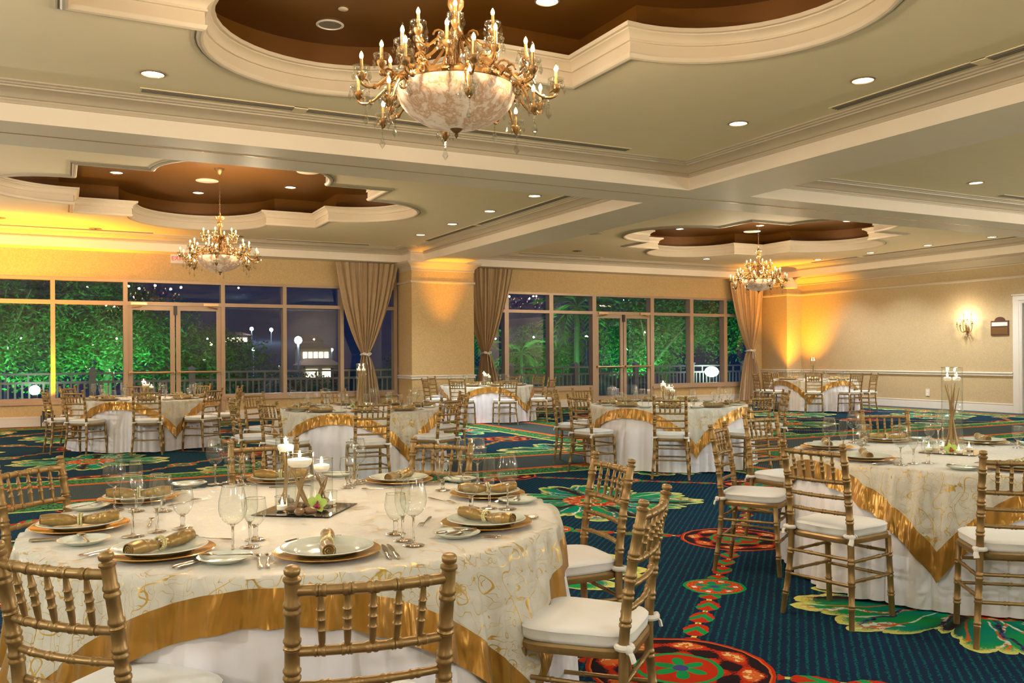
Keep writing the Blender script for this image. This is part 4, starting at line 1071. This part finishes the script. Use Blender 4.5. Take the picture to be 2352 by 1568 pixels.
CHAIRS = {
 'T1': [(.627,1.93,81),(-.005,2.434,42),(2.222,3.374,174),(1.752,2.417,131),(-.109,4.494,316),(1.001,4.95,268),(1.883,4.55,222)],
 'T2': [(3.507,3.36,9.9),(3.927,4.577,304.6),(4.848,5.173,275.8),(5.95,4.95,237),(4.0,2.56,50)],
 'T3': [(1.75,10.322,2.5),(1.971,9.484,21),(2.241,11.698,304.4),(2.907,8.874,86),(3.884,9.093,118),(4.62,10.40,175),(3.42,12.15,275)],
 'T5': [(-.19,14.56,12.9),(.17,14.0,43.6),(.11,16.1,322.3),(1.085,13.55,79),(2.03,13.82,130),(2.52,14.46,159.1),(2.193,16.15,215),(1.179,16.6,272)],
 'T6': [(7.085,16.19,37.6),(7.98,15.70,83.3),(6.75,17.05,359),(7.509,18.58,310),(9.80,17.75,196.5),(9.116,15.95,126),(9.46,18.38,220)],
 'T4': [(5.81,10.03,319),(5.455,8.88,9),(6.652,10.72,282.4),(6.05,7.915,48),(7.131,7.66,96),(8.25,8.42,147.6)],
 'T7': [(15.72,15.09,43.1),(16.604,14.63,84),(17.242,14.68,106),(15.40,16.66,340),(15.30,16.15,354),(17.0,17.73,274)]}
for k, L in CHAIRS.items():
    nm = names_for(k, [(x,y) for x,y,a in L])
    for (x, y, a), n in zip(L, nm):
        f = R(a); fx, fy = cos(f), sin(f)
        # given point: middle between the rear feet
        chair_proto.put((x+fx*.205, y+fy*.205, 0), f-pi/2, f'gold chiavari chair with white cushion, {n} of the {SHORT[k]}', 'gold chairs round the banquet tables', 'chair')
# ---------------------------------------------------------------- tableware
TS = TZ + .0125                            # level of the laid cloth
def lathe_obj(name, prof, mat, seg=40, parent=None, angle=40):
    q = MB(); q.lathe(prof, seg); return q.build(name, mat, parent, angle=angle)
charger = Proto(lathe_obj('charger_plate', [(.001,.0),(.105,0),(.112,.002),(.150,.010),(.170,.014),(.173,.016),(.170,.018),(.150,.014),(.110,.006),(.001,.005)], m_charger, 48))
dinner = Proto(lathe_obj('dinner_plate', [(.001,0),(.085,0),(.095,.003),(.125,.014),(.147,.021),(.150,.023),(.147,.0245),(.142,.023),(.138,.0235),(.133,.021),(.128,.0215),(.120,.017),(.115,.0175),(.095,.008),(.085,.006),(.001,.0055)], m_plate, 48))
bread = Proto(lathe_obj('bread_plate', [(.001,0),(.05,0),(.056,.002),(.076,.012),(.084,.016),(.086,.0175),(.083,.018),(.060,.008),(.05,.005),(.001,.0045)], m_plate, 40))
def glassware(name, bowl, stem, foot):
    q = MB(); q.lathe(bowl, 28); o = q.build(name, m_glass, angle=70)
    q = MB(); q.lathe(stem, 14); q.build('stem', m_stem, o, angle=70)
    q = MB(); q.lathe(foot, 26); q.build('foot', m_stem, o, angle=50)
    q = MB(); r, z = bowl[-1]; q.tube([(r*cos(a), r*sin(a), z) for a in [2*pi*k/28 for k in range(29)]], .0011, 5, False); q.build('rim', m_stem, o)
    return Proto(o)
wine = glassware('wine_glass', [(.004,.098),(.016,.101),(.030,.112),(.041,.130),(.0455,.150),(.044,.175),(.038,.205),(.0335,.225)], [(.0085,.004),(.005,.012),(.004,.03),(.0038,.07),(.0045,.09),(.009,.100)], [(.001,.0045),(.012,.0045),(.037,.0012),(.038,0),(.001,0)])
flute = glassware('champagne_flute', [(.004,.082),(.011,.086),(.020,.102),(.0265,.130),(.0275,.155),(.0255,.190),(.0235,.212)], [(.0085,.004),(.0055,.012),(.0048,.03),(.005,.06),(.006,.075),(.009,.086)], [(.001,.0045),(.012,.0045),(.032,.0012),(.033,0),(.001,0)])
goblet = glassware('water_goblet', [(.006,.048),(.018,.053),(.031,.070),(.039,.092),(.0395,.108),(.037,.128),(.0345,.145)], [(.012,.003),(.009,.012),(.0075,.024),(.010,.036),(.0085,.044),(.012,.052)], [(.001,.0055),(.014,.0055),(.035,.0015),(.036,0),(.001,0)])
def napkin_obj(lumpy=False):
    q = MB(); n = 26; pts = []; rad = []
    for i in range(n+1):
        u = i/n; x = -.132+.264*u; pts.append((x, .006*sin(u*5), .021+.004*sin(u*7+1))); rr = .0210+.0025*sin(u*9)
        rr *= (1-.32*math.exp(-((x)/.022)**2)); rad.append(rr)
    q.tube(pts, rad, 16, False)
    for s, p, r in ((-1, pts[0], rad[0]), (1, pts[-1], rad[-1])):   # rolled ends
        sp = [Vector((p[0]+s*.0006, p[1]+r*(1-k/40)*cos(k*.42), p[2]+r*(1-k/40)*sin(k*.42))) for k in range(39)]; q.tube(sp, .0016, 4, False)
        c = len(q.v); q.add([(p[0]-s*.006, p[1]+r*.94*cos(a), p[2]+r*.94*sin(a)) for a in [2*pi*k/14 for k in range(14)]], [tuple(range(14))])
    o = q.build('napkin_roll', m_napkin, angle=60)
    q = MB()
    for k in range(18):
        a = 2*pi*k/18
        for dx in (-.0045, .0045): q.ball((dx, .0195*cos(a+dx*30), .0225+.0195*sin(a+dx*30)), .0048, 6, 4)
    q.build('pearl_ring', m_pearl, o); return Proto(o)
napkin = napkin_obj()
def fork_mesh():
    q = MB(); zz = lambda y: .002+.010*max(0,(y-.045)/.055)*(1-max(0,(y-.045)/.055)*.55)
    q.tube([(0,-.10,.004),(0,-.085,.004),(0,-.05,.0035),(0,.0,.003),(0,.035,.004),(0,.045,.006)], [.0055,.0075,.0055,.0032,.003,.0035], 8, True, .4)
    q.tube([(0,.043,.006),(0,.052,.009),(0,.060,.009)], [.0035,.011,.0115], 8, True, .2)
    for k in range(4):
        x = -.0093+.0062*k; q.tube([(x,.058,.009),(x,.085,.006),(x,.102,.004)], [.0021,.0018,.0008], 5)
    return q.build('fork', m_silver, angle=60)
def knife_mesh():
    q = MB(); q.tube([(0,-.11,.004),(0,-.09,.004),(0,-.05,.004),(0,-.02,.004)], [.0065,.0085,.0075,.005], 8, True, .6)
    q.extrude([(-.004,-.02),(.006,-.02),(.0095,.03),(.009,.08),(.002,.108),(-.004,.10)], .002, .0035); return q.build('knife', m_silver, angle=50)
def spoon_mesh():
    q = MB(); q.tube([(0,-.085,.004),(0,-.07,.004),(0,-.03,.0035),(0,.02,.003),(0,.035,.005)], [.005,.0065,.0045,.0028,.003], 8, True, .4)
    q.ball((0,.058,.006), .016, 12, 6, 1, 1.6, .28); return q.build('spoon', m_silver, angle=60)
fork, knife, spoon = Proto(fork_mesh()), Proto(knife_mesh()), Proto(spoon_mesh())
def setting(k, x, y, face, where, cut, seed, fixed=None, napa=None):
    """one place: charger, plate, napkin, bread plate, three glasses and flatware; face = direction towards the table centre"""
    rs = random.Random(seed); s = SHORT[k]; F = Vector((cos(face), sin(face))); Rt = Vector((sin(face), -cos(face)))
    def at(r, f): return (x+Rt.x*r+F.x*f, y+Rt.y*r+F.y*f)
    w = f'{where} of the {s}'
    charger.put((x,y,TS), rs.uniform(0,6), f'shiny gold charger plate at the {w}', 'gold charger plates', 'charger plate')
    dinner.put((x,y,TS+.0065), rs.uniform(0,6), f'white china dinner plate at the {w}', 'white dinner plates', 'plate')
    napkin.put((x,y,TS+.0145), napa if napa is not None else rs.choice((-.35,-.6,-.47,.2,.9,-1.2)), f'bronze rolled napkin with pearl ring at the {w}', 'rolled satin napkins', 'napkin')
    b = fixed['bread'] if fixed and 'bread' in fixed else at(-.295, -.03+rs.uniform(-.02,.02))
    bread.put((*b, TS), 0, f'small white bread plate at the {w}', 'small white bread plates', 'plate')
    gl = [('wine', wine, .27, .02), ('flute', flute, .265, .115), ('goblet', goblet, .285, .22)]
    for nme, pr, r, f in gl:
        p = fixed[nme] if fixed and nme in fixed else at(r+rs.uniform(-.02,.02), f+rs.uniform(-.02,.02))
        lab = {'wine':'tall wine glass','flute':'slim champagne flute','goblet':'short stemmed water goblet'}[nme]
        pr.put((*p, TS), rs.uniform(0,6), f'{lab} at the {w}', {'wine':'wine glasses','flute':'champagne flutes','goblet':'water goblets'}[nme], 'glass')
    if not cut: return
    rz = face-pi/2
    for i, r in enumerate((-.188, -.214)):
        p = at(r, -.03); fork.put((*p, TS), rz+rs.uniform(-.06,.06), f'silver {"inner" if i == 0 else "outer"} fork at the {w}', 'silver forks', 'fork')
    for i, r in enumerate((.186, .208)):
        p = at(r, -.03); knife.put((*p, TS), rz+rs.uniform(-.06,.06), f'silver {"inner" if i == 0 else "outer"} knife at the {w}', 'silver knives', 'knife')
    p = at(-.02, .245); fork.put((*p, TS), rz+pi/2+rs.uniform(-.3,.3), f'dessert fork above the plate at the {w}', 'silver forks', 'fork')
    spoon.put((b[0], b[1], TS+.016), rz+rs.uniform(.9,1.4), f'silver spoon across the bread plate at the {w}', 'silver spoons', 'spoon')
def on(px, py, z=TS):
    """point of the laid cloth seen at a photo pixel"""
    v = _r2*((px-1176)/2016) - _u2*((py-816)/2016) + _f; t = (z-1.40)/v.z; return (v.x*t, v.y*t)
C1 = TABLES['T1']; P1 = []
L1 = [((184,1206), dict(bread=(193,1247), wine=(305,1230.6), flute=(361,1220), goblet=(420,1212)), (85,1200,280,1188)),
 ((368,1263), dict(bread=(517,1288), wine=(535,1274), flute=(574,1255), goblet=(586.6,1238)), (285,1262,440,1222)),
 ((319,1143), dict(bread=(202,1169), wine=(263,1171), flute=(313,1173), goblet=(374.5,1173)), (270,1141,388,1135)),
 ((752,1264), dict(wine=(950,1251), flute=(925,1240), goblet=(908.6,1225)), (768,1270,755,1214)),
 ((1117,1199), dict(bread=(1048,1231.6), wine=(1166,1168), flute=(1124,1166), goblet=(1082,1166)), (1045,1165,1203,1188)),
 ((1119.5,1132), dict(bread=(1189,1153.5), wine=(1097,1108), flute=(1059,1104), goblet=(1017,1125)), (1050,1128,1192,1122)),
 ((917,1101), dict(bread=(1056,1104.7), wine=(821,1110), flute=(806,1112), goblet=(799,1119)), (888,1098,960,1075)),
 ((645,1099), dict(bread=(775,1094), wine=(494.5,1111), flute=(525,1107), goblet=(556,1112)), (600,1100,690,1098))]
pts = [on(*p[0], TS+.012) for p in L1]; nm = names_for('T1', pts)
# bread plates and glasses were set by the photo; the second place has its own bread plate further round
for i, ((px, fx, na), p, n) in enumerate(zip(L1, pts, nm)):
    fx = {a: on(*b) for a, b in fx.items()}
    face = atan2(C1[1]-p[1], C1[0]-p[0]); n0, n1 = on(*na[:2], TS+.04), on(*na[2:], TS+.04); na = atan2(n1[1]-n0[1], n1[0]-n0[0])
    if i == 3: fx['bread'] = on(517,1288); 
    if i == 1: fx['bread'] = on(193,1247)
    if i == 0: fx['bread'] = on(202,1169)
    if i == 2: fx['bread'] = on(434,1116)
    if i == 4: fx['bread'] = on(1048,1231.6)
    setting('T1', *p, face, n, True, 100+i, fx, na)
for k in ('T2','T3','T4','T5','T6','T7'):
    c = TABLES[k]; a0 = {'T2': .10, 'T3': .42, 'T4': .26, 'T5': .35, 'T6': .5, 'T7': .6}[k]
    if k == 'T2': ang = [R(a) for a in (177,-123,128,72,25,-25,-72)]
    else:
        ang = [atan2(y-c[1], x-c[0]) for x, y, a in CHAIRS[k]]
        for j in range(8):          # fill the gaps between the seen chairs
            best = max(((min(abs((g-h+pi) % (2*pi)-pi) for h in ang), g) for g in [2*pi*m/72 for m in range(72)]))
            if best[0] > .55: ang.append(best[1])
    ps = [(c[0]+.80*cos(a), c[1]+.80*sin(a)) for a in ang][:8]; nm = names_for(k, ps)
    for i, (p, n) in enumerate(zip(ps, nm)):
        setting(k, *p, atan2(c[1]-p[1], c[0]-p[0]), n, k == 'T2', 200+17*i+ord(k[1])*31)
# ---------------------------------------------------------------- centrepieces
def cyl_vase(r, h, name='cylinder_vase'):
    q = MB(); q.lathe([(.001,.004),(r*.96,.004),(r,.010),(r,h),(r-.0025,h),(r-.0025,.012)], 36); o = q.build(name, m_vase, angle=40)
    q = MB(); q.lathe([(.001,.0),(r*.97,.0),(r*.97,.006),(.001,.008)], 30); q.build('base', m_stem, o)
    q = MB(); q.tube([(r*cos(a), r*sin(a), h) for a in [2*pi*k/36 for k in range(37)]], .0014, 5, False); q.build('rim', m_stem, o); return o
def candle(r, h=.032):
    q = MB(); q.lathe([(.001,0),(r*.70,.0),(r*.92,h*.25),(r,h*.6),(r*.97,h*.85),(r*.5,h*.98),(.001,h)], 26); o = q.build('floating_candle', m_wax)
    q = MB(); q.lathe([(.001,h),(.006,h+.006),(.0065,h+.012),(.0035,h+.022),(.0006,h+.031)], 8); q.build('flame', m_flame, o); return o
def twigs(seed, r, h, n, s=1.0):
    rs = random.Random(seed); q = MB()
    for k in range(n):
        a = rs.uniform(0, 6.28); b = a+pi+rs.uniform(-.9,.9); z1 = h*rs.uniform(.86,1.0)
        P = [Vector((cos(a)*r*.8, sin(a)*r*.8, .015)), Vector((cos(a)*r*.2+rs.uniform(-.01,.01), sin(a)*r*.2, h*.3)), Vector((rs.uniform(-.4,.4)*r, rs.uniform(-.4,.4)*r, h*.55)), Vector((cos(b)*r*.75, sin(b)*r*.75, z1))]
        path = bez(P, 9); q.tube(path, [(.0052-.0034*i/9)*s for i in range(10)], 6)
        m = path[5]; q.tube([m, m+Vector((rs.uniform(-.3,.3)*r, rs.uniform(-.3,.3)*r, h*.22))], [.003*s,.0012*s], 5)
    return q.build('twig_bundle', m_twig)
def stones(seed, n, r, z0=.008):
    rs = random.Random(seed); q = MB()
    for k in range(n):
        a = 2*pi*k/n+rs.uniform(-.3,.3); d = r*.60 if n > 1 else 0
        q.ball((d*cos(a), d*sin(a), z0+.012), .017, 8, 6, rs.uniform(.9,1.4)*.9, rs.uniform(.8,1.1)*.9, rs.uniform(.6,.8))
    return q
def orchid():
    t = empty('orchid_bloom')
    for k in range(5):
        a = k*2*pi/5+pi/2; q = MB(); L = .040; W = .019 if k in (1,4) else .014
        n = 6; vs = []
        for i in range(n+1):
            u = i/n; w = W*sin(pi*min(1,u*.92+.04))**.7; vs += [(-w, L*u, .010*u*u+.004), (0, L*u, .010*u*u), (w, L*u, .010*u*u+.004)]
        fs = [(3*i+j, 3*i+j+1, 3*i+j+4, 3*i+j+3) for i in range(n) for j in range(2)]; q.add(vs, fs)
        n0 = len(vs); q.add([(x,y,z-.0016) for x,y,z in vs], [tuple(reversed(f)) for f in fs])
        o = q.build('petal', m_petal, t, angle=80); o.rotation_euler = (0,0,a-pi/2)
    q = MB(); q.ball((0,-.010,.010), .010, 8, 6, 1.2, 1, .7); q.ball((.009,-.016,.011), .007, 7, 5); q.ball((-.009,-.016,.011), .007, 7, 5); q.ball((0,.004,.012), .006, 7, 5, .8,1.2,1); q.build('lip', m_lip, t)
    KIDS[t.name] = list(t.children); return t
def votive():
    q = MB(); q.lathe([(.001,.004),(.026,.004),(.028,.008),(.030,.062),(.0282,.062),(.026,.010)], 24); o = q.build('votive_holder', m_vase, angle=40)
    q = MB(); q.lathe([(.001,0),(.026,0),(.026,.006),(.001,.007)], 20); q.build('base', m_stem, o)
    q = MB(); q.tube([(.0295*cos(a), .0295*sin(a), .062) for a in [2*pi*k/24 for k in range(25)]], .0011, 5, False); q.build('rim', m_stem, o); return o
def tealight():
    q = MB(); q.lathe([(.001,.006),(.0215,.006),(.0215,.022),(.019,.021),(.001,.020)], 20); o = q.build('tealight', m_wax)
    q = MB(); q.lathe([(.001,.020),(.005,.025),(.006,.032),(.003,.043),(.0006,.052)], 8); q.build('flame', m_flame, o); return o
VA, VB, VC = Proto(cyl_vase(.043,.295)), Proto(cyl_vase(.056,.245)), Proto(cyl_vase(.048,.205))
VT = Proto(cyl_vase(.0635,.545,'tall_cylinder_vase'))
CA, CB, CS = Proto(candle(.034)), Proto(candle(.050,.036)), Proto(candle(.024,.026))
TA, TBb, TC, TT_ = Proto(twigs(3,.036,.225,5,1.2)), Proto(twigs(5,.049,.18,7,1.15)), Proto(twigs(9,.041,.145,5,1.1)), Proto(twigs(14,.056,.46,8,1.15))
ORC, VOT, TEA = Proto(orchid()), Proto(votive()), Proto(tealight())
SM = Proto(stones(2,5,.034).build('pebble_group', m_stone)); SM.o['kind'] = 'stuff'
def water(r, z0, z1, par, loc):
    q = MB(); q.lathe([(r,z0),(r,z1),(.001,z1)], 30); o = q.build('water', m_water, angle=40); o.location = loc; o.parent = par; o.location = (0,0,0); return o
def mirror(k, x, y, rz, s, z):
    t = empty('mirror_tile', (x,y,z), rz); tag(t, 'square mirror tile under the candles of the '+SHORT[k], 'mirror')
    q = MB(); q.box(-s,s,-s,s,0,.0035); q.build('glass_edge', m_stem, t, smooth=False)
    q = MB(); q.add([(-s*.985,-s*.985,.0037),(s*.985,-s*.985,.0037),(s*.985,s*.985,.0037),(-s*.985,s*.985,.0037)], [(0,1,2,3)]); q.build('mirror_face', m_mirror, t, smooth=False)
def side(k, x, y):
    b = bearing(k, x, y)
    return DIRS[int((b+pi/8)//(pi/4)) % 8]
def trio(k, x, y, rz, spots=None):
    s = SHORT[k]; mirror(k, x, y, rz, .165, TS); z = TS+.0045
    def w(dx, dy): return (x+cos(rz)*dx-sin(rz)*dy, y+sin(rz)*dx+cos(rz)*dy)
    if spots: sp = spots
    else: sp = [w(-.05,.05), w(.0,-.05), w(.07,.03)]
    for (px, py), V, C, T, r, h, zc, nme in zip(sp, (VA,VB,VC), (CA,CB,CA), (TA,TBb,TC), (.043,.056,.048), (.295,.245,.205), (.235,.185,.150), ('tallest slim','widest','shortest')):
        V.put((px,py,z), 0, f'{nme} glass cylinder vase of the candle trio on the {s}', 'cylinder candle vases', 'vase')
        T.put((px,py,z+.006), 0 if k == 'T1' else px*7, f'gilded twigs inside the {nme} candle vase on the {s}', 'gilded twigs', 'twigs')
        C.put((px,py,z+zc), 0, f'lit floating candle in the {nme} vase on the {s}', 'floating candles', 'candle')
        SM.put((px,py,z+.006), px*5, f'brown pebbles in the foot of the {nme} vase, {s}', 'pebbles in the vases', 'pebbles')
        q = MB(); q.lathe([(.001,zc+.010),(r-.004,zc+.010)], 30); ww = q.build('water_surface', m_water); ww.location = (px,py,z); tag(ww, f'water in the {nme} candle vase on the {s}', 'water', 'water in the candle vases')
        light('candle_lamp', 'POINT', (px, py, z+zc+.075), 1.1 if k != 'T1' else .8, C_CHAND, .012)
    v = [w(-.115,-.09), w(.125,-.03)] if not spots else [on(648,1176), on(759,1163)]
    for i, p in enumerate(v):
        VOT.put((*p, z), 0, f'small votive glass on the mirror, {side(k,*p) if not spots else ("left one" if i == 0 else "behind the orchid")}, {s}', 'votive glasses', 'votive')
        TEA.put((*p, z+.002), 0, f'lit tealight in the votive, {"left one" if i == 0 else "right one"}, {s}', 'tealights', 'candle')
    p = on(729,1180) if spots else w(.06,-.12)
    o = ORC.put((*p, z+.036), 0, f'green orchid bloom with maroon lip on the {s}', 'orchid blooms', 'flower'); o.rotation_euler = (R(62), R(8), -yaw+.15)
    for j in range(2 if not spots else 3):
        q = MB(); q.ball((0,0,.016), .024, 10, 6, 1.3,.9,.65); o = q.build('river_stone', m_stone); p = (w(-.02+.05*j,-.115) if not spots else on((672,688,712)[j],(1180,1186,1184)[j])); o.location = (*p, z); o.rotation_euler = (0,0,j*1.3); tag(o, f'brown river stone before the vases, {"first" if j == 0 else "second" if j == 1 else "third"} from the left, {s}', 'stone', 'river stones')
def tall(k, x, y, rz):
    s = SHORT[k]; mirror(k, x, y, rz, .165, TS); z = TS+.0045
    def w(dx, dy): return (x+cos(rz)*dx-sin(rz)*dy, y+sin(rz)*dx+cos(rz)*dy)
    VT.put((x,y,z), 0, f'tall clear glass cylinder vase with twigs on the {s}', 'tall cylinder vases', 'vase')
    TT_.put((x,y,z+.006), x*3, f'gilded twigs inside the tall vase on the {s}', 'gilded twigs', 'twigs')
    q = MB(); q.lathe([(.001,.474),(.058,.474)], 30); ww = q.build('water_surface', m_water); ww.location = (x,y,z); tag(ww, f'water in the tall vase on the {s}', 'water', 'water in the candle vases')
    for i, d in enumerate((-1, 1)):
        p = (x+_r.x*.030*d, y+_r.y*.030*d); CS.put((*p, z+.458), 0, f'{"left" if d < 0 else "right"} lit candle afloat in the tall vase on the {s}', 'floating candles', 'candle')
        light('candle_lamp', 'POINT', (p[0], p[1], z+.53), .7, C_CHAND, .012)
    SM.put((x,y,z+.006), x, f'brown pebbles in the foot of the tall vase, {s}', 'pebbles in the vases', 'pebbles')
    for i, p in enumerate((w(-.12,-.06), w(.10,-.08), w(-.05,.13), w(.11,.08))):
        VOT.put((*p, z), 0, f'small votive glass at the {side(k,*p)} of the mirror, {s}', 'votive glasses', 'votive')
        TEA.put((*p, z+.002), 0, f'lit tealight in the votive at the {side(k,*p)} of the mirror, {s}', 'tealights', 'candle')
    p = (x-_r.x*.08-_f.x*.14, y-_r.y*.08-_f.y*.14)
    o = ORC.put((*p, z+.028), 0, f'green orchid bloom before the tall vase on the {s}', 'orchid blooms', 'flower'); o.rotation_euler = (R(50), R(-10), -yaw-.2)
mx, my = on(703,1170)
trio('T1', mx, my, R(-37), [on(657,1166), on(689,1177), on(739,1165)])
tall('T2', 5.14, 3.76, R(25))
tall('T3', 3.30, 10.5, R(10)); trio('T4', 7.0, 9.2, R(-20)); trio('T5', 1.2, 15.0, R(-15)); trio('T6', 8.25, 17.3, R(-30)); tall('T7', 16.85, 16.2, R(40))
